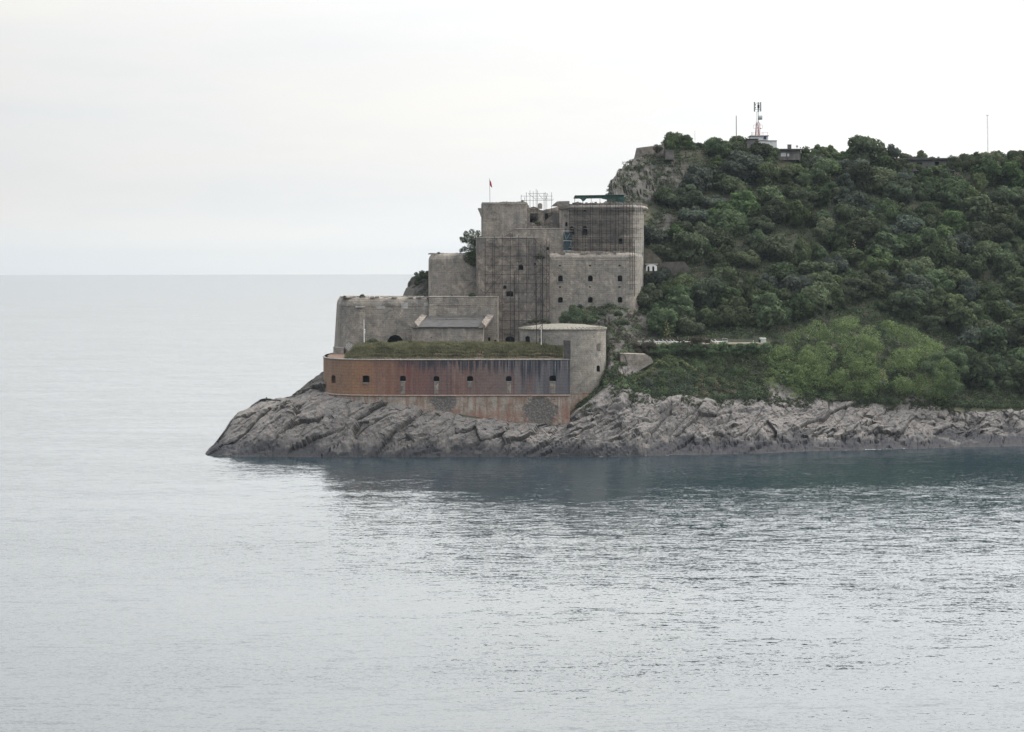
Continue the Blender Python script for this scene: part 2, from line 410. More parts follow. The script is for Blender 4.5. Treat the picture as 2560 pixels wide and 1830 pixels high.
def leaf_material(name, c1, c2, trans=0.22, tip=None):
    m = bpy.data.materials.new(name); m.use_nodes = True
    t = NT(m.node_tree)
    for n in list(t.n): t.n.remove(n)
    oi = t.add('ShaderNodeObjectInfo').outputs['Random']
    ge = t.add('ShaderNodeNewGeometry'); isl = ge.outputs['Random Per Island']
    big = t.noise(ge.outputs['Position'], 0.45, 3)
    c = t.mix(isl, c1, c2)
    c = t.mix(t.rng(big, 0.4, 0.62, 0, 0.6), c, tuple(q * 0.55 for q in c1))
    hs = t.add('ShaderNodeHueSaturation'); t.put(hs.inputs['Color'], c)
    t.put(hs.inputs['Value'], t.rng(oi, 0, 1, 0.68, 1.35)); t.put(hs.inputs['Hue'], t.rng(t.math('FRACT', t.math('MULTIPLY', oi, 7.3)), 0, 1, 0.475, 0.525))
    t.put(hs.inputs['Saturation'], t.rng(t.math('FRACT', t.math('MULTIPLY', oi, 3.7)), 0, 1, 0.75, 1.1))
    d = t.add('ShaderNodeBsdfDiffuse'); tr = t.add('ShaderNodeBsdfTranslucent')
    t.put(d.inputs[0], hs.outputs[0]); t.put(tr.inputs[0], hs.outputs[0])
    mx = t.add('ShaderNodeMixShader'); mx.inputs[0].default_value = trans
    t.l.new(d.outputs[0], mx.inputs[1]); t.l.new(tr.outputs[0], mx.inputs[2])
    o = t.add('ShaderNodeOutputMaterial'); t.l.new(mx.outputs[0], o.inputs[0])
    return m
M['leaf_dark'] = leaf_material('leaves_dark_evergreen', (0.055, 0.073, 0.042), (0.096, 0.119, 0.062))
M['leaf_mid'] = leaf_material('leaves_mid_green', (0.068, 0.099, 0.050), (0.136, 0.170, 0.080))
M['leaf_grey'] = leaf_material('leaves_grey_green', (0.06, 0.08, 0.065), (0.12, 0.14, 0.105))
M['leaf_brown'] = leaf_material('leaves_dry_brown', (0.085, 0.078, 0.058), (0.155, 0.132, 0.095))
M['leaf_bright'] = leaf_material('leaves_bright_green', (0.090, 0.132, 0.050), (0.21, 0.262, 0.088), 0.3)
M['leaf_agave'] = leaf_material('leaves_blue_green', (0.08, 0.13, 0.13), (0.16, 0.22, 0.21))
M['leaf_yellow'] = leaf_material('flowers_yellow', (0.30, 0.28, 0.14), (0.42, 0.39, 0.22))
M['grass'] = leaf_material('grass_blades', (0.10, 0.105, 0.055), (0.21, 0.19, 0.105), 0.3)
M['grass_dry'] = leaf_material('grass_dry', (0.20, 0.16, 0.10), (0.33, 0.265, 0.165), 0.3)


WAVE = 0.52
def water_material():
    m, t, b = new_mat('sea_water')
    pos = t.add('ShaderNodeNewGeometry').outputs['Position']
    b.inputs['Base Color'].default_value = (0.017, 0.031, 0.040, 1)
    b.inputs['Roughness'].default_value = 0.06; b.inputs['IOR'].default_value = 1.38
    b.inputs['Specular IOR Level'].default_value = 0.5
    def slope(sc3, scale, det, amt):
        n = t.add('ShaderNodeTexNoise'); t.put(n.inputs['Vector'], t.scale(pos, sc3)); n.inputs['Scale'].default_value = scale
        n.inputs['Detail'].default_value = det; n.inputs['Roughness'].default_value = 0.6
        v = t.vmath('SUBTRACT', n.outputs['Color'], (0.5, 0.5, 0.5))
        q = t.add('ShaderNodeVectorMath', operation='SCALE'); t.put(q.inputs[0], v); t.put(q.inputs['Scale'], amt)
        return q.outputs[0]
    patch = t.rng(t.noise(t.scale(pos, (0.5, 1.0, 1)), 0.02, 4, 0.6), 0.36, 0.64, 0.55, 1.15)
    sw = slope((0.30, 1.0, 1), 0.12, 2, 0.10)
    wv = slope((0.33, 1.0, 1), 1.05, 4, t.math('MULTIPLY', patch, WAVE * 0.75))
    rp = slope((0.6, 1.0, 1), 4.0, 3, t.math('MULTIPLY', patch, WAVE * 0.9))
    n = t.vmath('ADD', t.vmath('ADD', sw, wv), rp)
    sp = t.add('ShaderNodeSeparateXYZ'); t.put(sp.inputs[0], pos)          # calmer open sea far outside the headland
    cb = t.add('ShaderNodeCombineXYZ'); t.put(cb.inputs[1], t.rng(sp.outputs[1], 600, 3000, -0.072, -0.035)); cb.inputs[2].default_value = 1.0
    n = t.vmath('ADD', t.vmath('MULTIPLY', n, (0.6, 1.0, 0.0)), cb.outputs[0])
    t.put(b.inputs['Normal'], t.vmath('NORMALIZE', n))
    return m
M['water'] = water_material()

# ------------------------------------------------------------------ sea
mb = MB(); mb.quad((-9000, -1500, 0), (9000, -1500, 0), (9000, 9200, 0), (-9000, 9200, 0))
tag(mb.build('sea', M['water']), kind='structure')
fr_ = random.Random(44); mb = MB()
for k in range(420):
    u = fr_.choice((fr_.uniform(2070, 2200), fr_.uniform(2180, 2540), fr_.uniform(1500, 2560), fr_.gauss(2120, 25)))
    d_ = float(np.interp(u, [1440, 1530, 1640, 1760, 1880, 2000, 2200, 2400, 2560], [495.5, 496, 499.5, 502, 505, 510.5, 514.5, 521, 525])) + fr_.uniform(-1.2, 1.0)
    x_ = (u - CX) / FPX * d_; s_ = fr_.uniform(.06, .45); mb.quad((x_ - s_, d_ - .12, .03 + k * 1e-4), (x_ + s_ * .6, d_ - .16, .03 + k * 1e-4), (x_ + s_, d_ + .1, .03 + k * 1e-4), (x_ - s_ * .7, d_ + .16, .03 + k * 1e-4))
tag(mb.build('foam_and_sparkle', plain('foam_sparkle_white', (.7, .72, .72), .6)), kind='stuff')  # white flecks: shore wash, plus sparkle on the water put in as colour

# ------------------------------------------------------------------ headland and hill: one sheet
# columns: photo column -> section of (photo row, depth) from under the shoreline to the ridge; ('z', height, depth) where the section is hidden
def shoreD(row): return FPX * EYE / (row - EY)
z_ = 'z'
SEC = {
    380: [(z_, -3, 500), (z_, -3, 503), (z_, -3, 506), (z_, -3, 509), (z_, -3, 512), (z_, -3, 518), (z_, -3, 524), (z_, -3, 530), (z_, -3, 540)],
    505: [(z_, -1.5, 498), (z_, -0.8, 502), (z_, -.6, 504), (z_, -.6, 507), (z_, -.8, 510), (z_, -1, 516), (z_, -1, 522), (z_, -1.5, 528), (z_, -2, 540)],
    530: [(z_, -1, 498), (1126, 502), (1122, 505), (1120, 508), (z_, 0.8, 511), (z_, 0.7, 515), (z_, .3, 522), (z_, -.6, 528), (z_, -2, 540)],
    560: [(z_, -1, 496), (1112, 501), (1096, 505), (1084, 508), (1078, 511), (z_, 4, 516), (z_, 2.5, 522), (z_, 1, 530), (z_, -2, 544)],
    590: [(z_, -1, 496), (1108, 501), (1080, 505), (1050, 508), (1030, 512), (z_, 7, 517), (z_, 5, 524), (z_, 2, 534), (z_, -2, 548)],
    650: [(z_, -1, 496), (1106, 500), (1065, 504), (1025, 509), (1003, 514), (997, 519), (z_, 9, 526), (z_, 4, 538), (z_, -2, 555)],
    730: [(z_, -1, 495), (1100, 500), (1060, 504), (1020, 508), (1000, 513), (992, 520), (z_, 10.5, 528), (z_, 5, 542), (z_, -2, 560)],
    770: [(z_, -1, 495), (1100, 500), (1060, 503), (1020, 507), (995, 512), (972, 522), (958, 530), (z_, 7, 545), (z_, -2, 565)],
    812: [(z_, -1, 495), (1100, 499), (1060, 502), (1015, 506), (990, 511), (950, 523), (925, 534), (z_, 9, 548), (z_, -2, 570)],
    850: [(z_, -1, 495), (1100, 499), (1062, 501), (1020, 504), (996, 507), (z_, 12, 512), (z_, 18, 540), (z_, 14, 556), (z_, -2, 580)],
    985: [(z_, -1, 495), (1100, 498), (1066, 500), (1030, 502.5), (1010, 504.2), (z_, 11, 510), (z_, 18, 536), (z_, 24, 556), (z_, -2, 592)],
    1005: [(z_, -1, 495), (1100, 498), (1068, 500), (1032, 502.5), (1014, 504.2), (z_, 11, 510), (z_, 18, 536), (735, 556), (z_, -2, 595)],
    1025: [(z_, -1, 495), (1100, 498), (1068, 500), (1035, 502.5), (1018, 504.2), (z_, 11, 510), (z_, 18, 536), (694, 557), (z_, -2, 598)],
    1050: [(z_, -1, 495), (1100, 498), (1070, 500), (1038, 502.5), (1022, 504.2), (z_, 11, 510), (z_, 18, 536), (680, 558), (z_, -2, 600)],
    1075: [(z_, -1, 495), (1102, 498), (1072, 500), (1042, 502.5), (1025, 504.2), (z_, 11, 510), (z_, 18, 536), (678, 560), (z_, -2, 602)],
    1200: [(z_, -1, 495), (1104, 498), (1080, 500), (1058, 502), (1045, 504.0), (z_, 8, 510), (z_, 18, 546), (z_, 42, 566), (z_, -2, 625)],
    1250: [(z_, -1, 495), (1104, 498), (1085, 500), (1065, 502), (1054, 504.0), (z_, 7, 510), (z_, 18, 546), (z_, 43, 568), (z_, -2, 630)],
    1390: [(z_, -1, 495), (1104, 498), (1086, 500), (1070, 501.5), (1062, 503.4), (z_, 6, 510), (z_, 19, 544), (z_, 46, 572), (z_, -2, 645)],
    1412: [(z_, -1, 495), (1104, 498), (1086, 500), (1068, 501.5), (1058, 503.6), (z_, 8, 510), (z_, 20, 535), (z_, 46, 573), (z_, -2, 647)],
    1440: [(z_, -1, 495), (1104, 497), (1075, 499), (1045, 501), (1026, 504.5), (z_, 9.5, 517), (812, 533), (z_, 47, 574), (z_, -2, 650)],
    1490: [(z_, -1, 495), (1104, 497), (1065, 500), (1025, 503), (990, 507), (z_, 12.8, 520), (805, 534), (z_, 48, 578), (z_, -2, 655)],
    1508: [(z_, -1, 495), (1103, 498), (1062, 501), (1020, 504), (978, 509), (z_, 15, 521), (802, 535), (z_, 50, 581), (z_, -2, 657)],
    1522: [(z_, -1, 495), (1102, 498), (1060, 501), (1017, 505), (968, 510), (884, 521), (801, 535), (474, 584), (z_, -2, 659)],
    1534: [(z_, -1, 495), (1102, 498), (1060, 501), (1015, 505), (965, 511), (880, 522), (800, 535), (447, 587), (z_, -2, 660)],
    1560: [(z_, -1, 495), (1102, 498), (1058, 501), (1012, 505), (968, 511), (872, 525), (792, 538), (413, 598), (z_, -2, 675)],
    1582: [(z_, -1, 496), (1100, 499), (1056, 502), (1010, 506), (975, 511), (868, 528), (775, 544), (396, 604), (z_, -2, 683)],
    1592: [(z_, -1, 496), (1100, 499), (1056, 502), (1010, 506), (975, 511), (866, 530), (770, 546), (396, 605), (z_, -2, 685)],
    1640: [(z_, -1, 497), (1100, 502), (1058, 505), (1015, 508), (980, 512), (862, 533), (735, 555), (374, 614), (z_, -2, 700)],
    1760: [(z_, -1, 499), (1098, 505), (1058, 508), (1020, 511), (990, 515), (860, 535), (720, 560), (364, 618), (z_, -2, 715)],
    1880: [(z_, -1, 502), (1096, 508), (1055, 512), (1015, 515), (990, 519), (862, 537), (720, 562), (372, 620), (z_, -2, 720)],
    2000: [(z_, -1, 507), (1094, 514), (1055, 518), (1018, 521), (995, 525), (880, 540), (730, 564), (395, 622), (z_, -2, 725)],
    2200: [(z_, -1, 511), (1090, 519), (1055, 523), (1022, 526), (1000, 530), (880, 546), (735, 568), (396, 626), (z_, -2, 730)],
    2400: [(z_, -1, 517), (1086, 525), (1055, 529), (1030, 532), (1010, 536), (885, 552), (740, 573), (410, 632), (z_, -2, 735)],
    2560: [(z_, -1, 521), (1084, 529), (1058, 533), (1035, 536), (1018, 540), (890, 556), (745, 577), (400, 636), (z_, -2, 740)],
    3000: [(z_, -1, 530), (1080, 538), (1055, 542), (1030, 545), (1015, 549), (890, 565), (745, 590), (420, 646), (z_, -2, 755)],
    3600: [(z_, -1, 540), (1075, 548), (1050, 552), (1030, 555), (1015, 559), (900, 575), (765, 600), (470, 655), (z_, -2, 765)],
}
cols = sorted(SEC)
tab = np.zeros((len(cols), 9, 2))
for i, u in enumerate(cols):
    for j, q in enumerate(SEC[u]):
        tab[i, j] = (q[1], q[2]) if q[0] == z_ else (W(u, q[0], q[1])[2], q[1])
us = np.concatenate([np.arange(380, 500, 12), np.arange(500, 2640, 2.4), np.arange(2650, 3600, 14)])
NV = [10, 22, 24, 24, 22, 26, 50, 90, 26]               # rows between the section points
vs = np.concatenate([np.linspace(j, j + 1, NV[j], endpoint=False) for j in range(8)] + [np.array([8.0])])
tcol = np.empty((len(us), 9, 2))
for j in range(9):
    for k in range(2): tcol[:, j, k] = np.interp(us, cols, tab[:, j, k])
k5 = np.ones(5) / 5                                     # soften the joints between the columns
base_col = tcol.copy()
for j in range(9):
    for k in range(2):
        a = np.pad(tcol[:, j, k], 2, mode='edge'); tcol[:, j, k] = np.convolve(a, k5, 'valid')
TZ = np.empty((len(us), len(vs))); TY = np.empty_like(TZ)
for j in range(8):
    sel = (vs >= j) & ((vs < j + 1) | (j == 7))
    f_ = vs[sel] - j
    TZ[:, sel] = tcol[:, j, 0:1] * (1 - f_) + tcol[:, j + 1, 0:1] * f_
    TY[:, sel] = tcol[:, j, 1:2] * (1 - f_) + tcol[:, j + 1, 1:2] * f_
UU = np.repeat(us[:, None], len(vs), 1); VV = np.repeat(vs[None, :], len(us), 0)
TX = (UU - CX) / FPX * TY
# how rocky / how vegetated
row_ = EY - (TZ - EYE) / TY * FPX
edge = np.interp(UU, [800, 1500, 1540, 1600, 1700, 1900, 2100, 2300, 2560, 3600], [3.9, 4.2, 4.0, 3.7, 3.75, 3.85, 3.9, 3.8, 3.5, 3.5])
wob = fbm(TX * 0.12, TY * 0.12, TZ * 0.12, 4, 3) - 0.5
veg = np.clip((VV - edge + wob * 2.2) * 2.2 + 0.5, 0, 1)
veg = np.where(UU < 1100, 0, veg)
def bl(pu, pr, ru, rr, k=1.0): return np.clip((1.25 - np.sqrt(((UU - pu) / ru) ** 2 + ((row_ - pr) / rr) ** 2)) * 2.5, 0, 1) * k
rocky = np.maximum.reduce([bl(1610, 450, 90, 55), bl(1545, 440, 40, 50), bl(1560, 822, 90, 42), bl(1665, 560, 30, 30, .8), bl(1690, 430, 50, 30, .7),
                           bl(1590, 400, 50, 40, .8), bl(1560, 900, 50, 40, 0.9), bl(1640, 470, 60, 40, .8), bl(1765, 787, 16, 9), bl(1850, 945, 15, 12)])
veg = veg * (1 - rocky * 0.85)
rock = 1 - veg
# displacement: blocks split along planes that dip to the left, plus fine relief
tilt = R(30) + (fbm(TX * .030, TY * .03, TZ * .03, 2, 91) - .5) * 1.5
ca, sa = np.cos(tilt), np.sin(tilt)
x0_ = TX - 10 * np.round(TX / 10) * 0
al = TX * math.cos(R(33)) + TZ * math.sin(R(33)); ac = -TX * math.sin(R(33)) + TZ * math.cos(R(33))
bend = (fbm(TX * .05, TY * .05, TZ * .05, 3, 92) - .5)
al = al + 7 * bend; ac = ac + 9 * (fbm(TX * .045, TY * .045, TZ * .045, 3, 93) - .5)
wx = (fbm(TX * .25, TY * .25, TZ * .25, 3, 11) - .5) * 3
def facets(x, y, z, seed, g):
    d1, d2, cv, cx, cy, cz = voro(x, y, z, seed)
    k = [_h(np.floor(cx * 37), np.floor(cy * 37), np.floor(cz * 37), seed=seed + 9 + q) - .5 for q in range(3)]
    return (cv - .5), d2 - d1, (k[0] * (x - cx) + k[1] * (y - cy) + k[2] * (z - cz)) * g
cv, ed, fa = facets(al * 0.085 + wx * .10, ac * 0.34 + wx * .18, TY * 0.11, 21, 4.2)
ev, ee, fb_ = facets(al * 0.30 + wx * .15, ac * 1.05 + wx * .3, TY * 0.34, 31, 1.7)
big = cv * 1.5 + fa - np.clip(0.10 - ed, 0, .10) * 6
calm = np.clip((fbm(TX * .13, TY * .13, TZ * .13, 3, 94) - .38) * 5, .45, 1.1)
small = (ev * 0.45 + fb_ - np.clip(0.12 - ee, 0, .12) * 1.8) * calm
str_ = (fbm(al * 0.10, ac * 1.0, TY * 0.25, 4, 41, True) - 0.6) * 1.3 * (.35 + .65 * calm)
fin = (fbm(TX * 1.3, TY * 1.3, TZ * 1.3, 4, 51) - 0.5) * 0.6
soft = (fbm(TX * 0.10, TY * 0.10, TZ * 0.10, 4, 61) - 0.5) * 2.4
form = (fbm(al * .055, ac * .10, TY * .055, 3, 81) - .5) * np.interp(UU, [700, 1450, 1600], [1.6, 3.0, 6.5]) * np.interp(VV, [.6, 1.4, 3.6, 4.6], [.5, 1, 1, .1])
disp = rock * (form + big * np.interp(UU, [700, 1500], [.85, .6]) + small + str_ + fin * 1.3) * np.where((UU > 1400) & (row_ < 700), 1.5, 1.0) + (1 - rock) * soft
amp = np.interp(VV, [0, 0.6, 1.2, 3.4, 4.0, 4.6, 5, 7, 7.6, 8], [0.2, 0.6, 1.0, 1.0, 0.7, 0.6, 0.6, 0.7, 0.8, 0.3])
amp = amp * np.interp(UU, [480, 540, 640], [0.15, 0.45, 1.0])
hidden = (UU > 830) & (UU < 1440) & (VV > 4.2) & (VV < 6.4)
amp = np.where(hidden, 0.15, amp)
TYd = TY - disp * amp * 0.75
TZd = TZ + disp * amp * 0.55
TXd = TX - disp * amp * 0.20
# terrain lookup for planting: heightmap of the hill in (u, v)
nu, nvv = TX.shape
verts = np.stack([TXd, TYd, TZd], -1).reshape(-1, 3)
ii, jj = np.meshgrid(np.arange(nu - 1), np.arange(nvv - 1), indexing='ij')
a = (ii * nvv + jj).ravel()
faces = np.stack([a, a + nvv, a + nvv + 1, a + 1], -1)
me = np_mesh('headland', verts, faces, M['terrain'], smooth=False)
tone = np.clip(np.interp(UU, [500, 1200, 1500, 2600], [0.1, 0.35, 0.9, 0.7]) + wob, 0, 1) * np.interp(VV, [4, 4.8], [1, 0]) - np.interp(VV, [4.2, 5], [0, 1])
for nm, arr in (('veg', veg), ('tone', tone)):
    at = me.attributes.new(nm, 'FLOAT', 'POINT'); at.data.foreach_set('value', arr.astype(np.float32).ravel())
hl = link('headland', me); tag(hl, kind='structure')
NRM = np.cross(np.roll(verts.reshape(nu, nvv, 3), -1, 0) - verts.reshape(nu, nvv, 3), np.roll(verts.reshape(nu, nvv, 3), -1, 1) - verts.reshape(nu, nvv, 3))
def ground(u, v):
    i = min(len(us) - 1, int(np.searchsorted(us, u))); j = min(len(vs) - 1, int(np.searchsorted(vs, v)))
    return Vector((TXd[i, j], TYd[i, j], TZd[i, j])), veg[i, j], float(row_[i, j])
def ground_at(u, row, vmin=4.3, vmax=7.0):
    """the place on the hill seen at photo column u, photo row"""
    i = min(len(us) - 1, int(np.searchsorted(us, u)))
    js = np.where((vs >= vmin) & (vs <= vmax))[0]
    rr = EY - (TZd[i, js] - EYE) / TYd[i, js] * FPX
    j = js[int(np.argmin(np.abs(rr - row)))]
    return Vector((TXd[i, j], TYd[i, j], TZd[i, j]))
# ------------------------------------------------------------------ fortress
def solid(mb_, cutters=()):
    """turn a builder into a clean mesh with the openings really cut out of it"""
    me = mb_.mesh('tmp', M['stone'])
    bm = bmesh.new(); bm.from_mesh(me); bmesh.ops.remove_doubles(bm, verts=bm.verts, dist=1e-4)
    bmesh.ops.recalc_face_normals(bm, faces=bm.faces); bm.to_mesh(me); bm.free()
    if not cutters: return me
    o = bpy.data.objects.new('tmp', me); COL.objects.link(o)
    cm = bpy.data.meshes.new('tmpc'); cb = MB()
    for c in cutters: c(cb)
    cme = cb.mesh('tmpc', M['stone']); bm = bmesh.new(); bm.from_mesh(cme)
    bmesh.ops.recalc_face_normals(bm, faces=bm.faces); bm.to_mesh(cme); bm.free()
    co = bpy.data.objects.new('tmpc', cme); COL.objects.link(co)
    md = o.modifiers.new('b', 'BOOLEAN'); md.operation = 'DIFFERENCE'; md.solver = 'EXACT'; md.object = co; md.use_self = True
    dg = bpy.context.evaluated_depsgraph_get(); dg.update()
    out = bpy.data.meshes.new_from_object(o.evaluated_get(dg))
    bpy.data.objects.remove(o); bpy.data.objects.remove(co)
    return out
def place(me, name, mat, parent):
    me.name = name; me.materials.clear(); me.materials.append(mat)
    w_ = wpos(parent); me.transform(Matrix.Translation(-w_))
    for p in me.polygons: p.use_smooth = False
    me.update()
    return link(name, me, parent)
def arch_pts(x0, x1, z0, z1, arch=0.0, n=6):
    if arch <= 0: return [(x0, z0), (x1, z0), (x1, z1), (x0, z1)]
    cx, r = (x0 + x1) / 2, (x1 - x0) / 2
    return [(x0, z0), (x1, z0)] + [(cx + r * math.cos(math.pi * k / n), z1 - arch + arch * math.sin(math.pi * k / n)) for k in range(n + 1)]
def extr(mb_, pts, y0, y1, wid=1.0, sh=0.0):
    """outline in (x,z) pushed from y0 to y1; wid scales the near end"""
    cx = sum(p[0] for p in pts) / len(pts); cz = sum(p[1] for p in pts) / len(pts)
    i = len(mb_.v); n = len(pts)
    mb_.v += [(cx + (x - cx) * wid + sh, y0, cz + (z - cz) * (1 + (wid - 1) * .6)) for x, z in pts] + [(x, y1, z) for x, z in pts]
    for k in range(n): mb_.f.append((i + k, i + (k + 1) % n, i + n + (k + 1) % n, i + n + k))
    mb_.f.append(tuple(i + n - 1 - k for k in range(n))); mb_.f.append(tuple(i + n + k for k in range(n)))
def ring(mb_, pts, y0, y1, k=1.3):
    """surround round an opening"""
    cx = sum(p[0] for p in pts) / len(pts); cz = sum(p[1] for p in pts) / len(pts); n = len(pts); i = len(mb_.v)
    o_ = [(cx + (x - cx) * k, cz + (z - cz) * k) for x, z in pts]
    for yy in (y0, y1):
        mb_.v += [(x, yy, z) for x, z in pts] + [(x, yy, z) for x, z in o_]
    for a_ in range(n):
        b_ = (a_ + 1) % n
        mb_.f += [(i + a_, i + b_, i + n + b_, i + n + a_), (i + n + a_, i + n + b_, i + 3 * n + b_, i + 3 * n + a_), (i + a_, i + 2 * n + a_, i + 2 * n + b_, i + b_)]
def opening_part(name, px, r0, r1, wpx, D, parent, arch=0.0, frame=None, depth=2.2, k=1.28, label=None):
    """near-black panel standing in for the unlit room behind an opening, with its stone surround; returns the cutter"""
    x0, x1 = X(px - wpx / 2, D, r1), X(px + wpx / 2, D, r1); z0, z1 = Z(r1, D), Z(r0, D)
    pts = arch_pts(x0, x1, z0, z1, arch)
    o = MB()
    cxm = (x0 + x1) / 2; e = 0.03
    o.box(x0 - .3, x1 + .3, D + depth - 0.25, D + depth - 0.2, z0 - .3, z1 + .3)
    ob = o.build(name, M['void'], parent)
    if frame:
        fr = MB(); ring(fr, pts, D - 0.07, D + 0.15, k)
        fr.build('surround', frame, ob)
    return lambda mb_, p=pts: extr(mb_, p, D - 1.5, D + depth, 1.0)

fort = thing('fortress', W(1300, 860, 530), 'grey stone fortress stepping up the tip of the rocky headland', 'fortress')

# --- low sea battery with the rust stained face
batt_front = [(836, 545), (815, 534), (808.5, 524), (813, 517), (828, 512), (850, 509), (880, 507.2), (930, 506), (1000, 505.5), (1100, 505.2), (1425, 505)]
bp = [(X(u, D, 930), D) for u, D in batt_front]
zr, zc = Z(898, 505), Z(989, 505)
plan = bp + [(X(1425, 520), 520), (X(1300, 530), 530), (X(840, 552), 552)]
plan = plan[::-1]
cut, emb = [], []
EMB = [(915, 938, 956, 18), (1007, 939, 952.5, 15), (1091, 940, 953, 14), (1175, 940, 953, 15), (1272, 940, 953, 14), (1382, 939, 953.5, 17)]
bat_parent = fort
wall_o = thing('sea_battery', W(1100, 1000, 510), 'low curved battery with rust red and orange stained wall, six dark gun openings', 'gun battery')
for px, r0, r1, wp in EMB:
    Dd = float(np.interp(px, [q[0] for q in batt_front[2:]], [q[1] for q in batt_front[2:]]))
    emb.append((px, r0, r1, wp, Dd))
m0 = MB(); m0.prism(plan, zc, zr)
tmp_cut = []
w0 = None
for px, r0, r1, wp, Dd in emb:
    x0, x1 = X(px - wp / 2, Dd, r1), X(px + wp / 2, Dd, r1); pts = arch_pts(x0, x1, Z(r1, Dd), Z(r0, Dd), 0.25)
    tmp_cut.append(lambda mb_, p=pts, d=Dd: extr(mb_, p, d - 1.5, d + 2.0))
pts = arch_pts(X(829, 512.5), X(838.5, 510.5), Z(957, 511.5), Z(937, 511.5), 0.35)
tmp_cut.append(lambda mb_, p=pts: extr(mb_, p, 509.5, 512.9))
wall = place(solid(m0, tmp_cut), 'wall', M['rust'], wall_o)
for px, r0, r1, wp, Dd in emb:
    x0, x1 = X(px - wp / 2, Dd, r1), X(px + wp / 2, Dd, r1); z0, z1 = Z(r1, Dd), Z(r0, Dd)
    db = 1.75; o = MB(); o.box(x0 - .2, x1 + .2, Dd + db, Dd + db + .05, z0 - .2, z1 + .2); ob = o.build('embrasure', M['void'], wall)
    s_ = MB(); s_.box(x0 + .05, x1 - .05, Dd - 0.10, Dd + 0.6, z0 - .16, z0 - .003); s_.build('sill', M['coping'], ob)
    if px in (1007, 1091, 1272, 1382, 1175):
        s2 = MB(); zz0 = Z(984 if px != 1175 else 968, Dd); s2.box(x0 + .15, x1 - .15, Dd - 0.06, Dd + 0.3, zz0, z0 - .163); s2.build('patch', M['stone_dark'], ob)
def band(front, z, r, name, mat, parent, back=0.4, off=0.12, sag=None):
    b_ = MB()
    n = len(front)
    for k in range(n - 1):
        (xa, ya), (xb, yb) = front[k], front[k + 1]
        d = Vector((xb - xa, yb - ya)); nn = Vector((d.y, -d.x)).normalized()
        def q(x, y, kk):
            a0 = Vector(front[max(k - 1 + kk, 0)]); a1 = Vector(front[min(k + 1 + kk, n - 1)])
            t_ = (a1 - a0).normalized(); m_ = Vector((t_.y, -t_.x))
            return [(x + m_.x * o_, y + m_.y * o_, z + h_) for o_, h_ in ((off, -r), (off + r * .6, -r * .3), (off + r * .6, r * .3), (off, r), (-back, r), (-back, -r))]
        A, B = q(xa, ya, 0), q(xb, yb, 1)
        i = len(b_.v); b_.v += A + B
        for j in range(6): b_.f.append((i + j, i + (j + 1) % 6, i + 6 + (j + 1) % 6, i + 6 + j))
    return b_.build(name, mat, parent)
# foot of the wall, flaring out to the rock
foot_lo = [(x, y - 1.3 if y < 512 else y) for x, y in bp]
cxx = sum(p[0] for p in plan) / len(plan)
lo = MB()
lowplan = [((x - 0.9) if y > 512 and x < 0 else x, (y - 1.2) if y < 512 else y) for x, y in plan]
lo.prism(lowplan, 2.0, zc, top=[(x, y + 0.0) for x, y in plan])
place(solid(lo), 'footing', M['footing'], wall_o)
band(bp, zc, 0.16, 'string_course', M['coping'] if False else plain('cordon_stone', (0.30, 0.225, 0.18)), wall_o)
band(bp, zr - 0.1, 0.13, 'coping', M['coping'], wall_o, back=0.8, off=0.06)
# terrace behind the rim: red paved strip
tp = MB(); tp.prism([(x * 0.998, y + 0.8) for x, y in plan], zr - 0.3, zr + 0.03); tp.build('terrace', plain('red_earth_paving', (0.15, 0.095, 0.07), 0.9), wall_o)

# --- round tower at the right end of the battery
TCX, TCY, TR = X(1407, 521, 900), 521.0, 9.38
tow = thing('round_tower', (TCX, TCY, 12), 'pale round stone tower with low tiled cap at the end of the battery', 'tower')
ztop = Z(820.5, 520)
body = MB(); nseg = 72
pl = [(TCX + TR * math.cos(2 * math.pi * k / nseg), TCY + TR * math.sin(2 * math.pi * k / nseg)) for k in range(nseg)]
body.prism(pl, zc + 0.2, ztop)
def tow_y(px): 
    dx_ = X(px, 508) - TCX
    return TCY - math.sqrt(max(0.01, TR * TR - dx_ * dx_))
cutT = []; tparts = []
for px, r0, r1, wp, arch, dp in ((1495.5, 914, 930, 9, .35, 1.4), (1495, 861, 876, 8, .3, 0.35), (1319, 840, 862, 11, .3, 1.5), (1351, 845, 860, 5, .1, 1.0)):
    yy = tow_y(px); p_ = arch_pts(X(px - wp / 2, yy), X(px + wp / 2, yy), Z(r1, yy), Z(r0, yy), arch)
    cutT.append(lambda mb_, p=p_, d=yy, q=dp: extr(mb_, p, d - 1.6, d + q)); tparts.append((p_, yy, dp))
tw = place(solid(body, cutT), 'wall', M['stone_tower'], tow)
for k, (p_, yy, dp) in enumerate(tparts):
    xs = [q[0] for q in p_]; zs = [q[1] for q in p_]
    o = MB(); o.box(min(xs) - .2, max(xs) + .2, yy + dp - .12, yy + dp - .08, min(zs) - .2, max(zs) + .2)
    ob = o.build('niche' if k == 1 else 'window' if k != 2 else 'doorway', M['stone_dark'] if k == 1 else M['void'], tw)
cap = MB(); cap.lathe(TCX, TCY, [(TR - .05, ztop - .35), (TR + .22, ztop - .25), (TR + .22, ztop), (TR - 1.2, ztop + .32), (TR * .5, ztop + .8), (0.01, ztop + 1.0)], 72)
cp = cap.build('roof', M['tile'], tow)
tl = MB()
for k in range(60):
    t_ = 2 * math.pi * k / 60
    c_, s_ = math.cos(t_), math.sin(t_)
    tl.tube((TCX + (TR + .25) * c_, TCY + (TR + .25) * s_, ztop + .02), (TCX + (TR - 1.2) * c_, TCY + (TR - 1.2) * s_, ztop + .36), .11, .09, 5)
tl.build('tile_edge', M['tile'], cp)
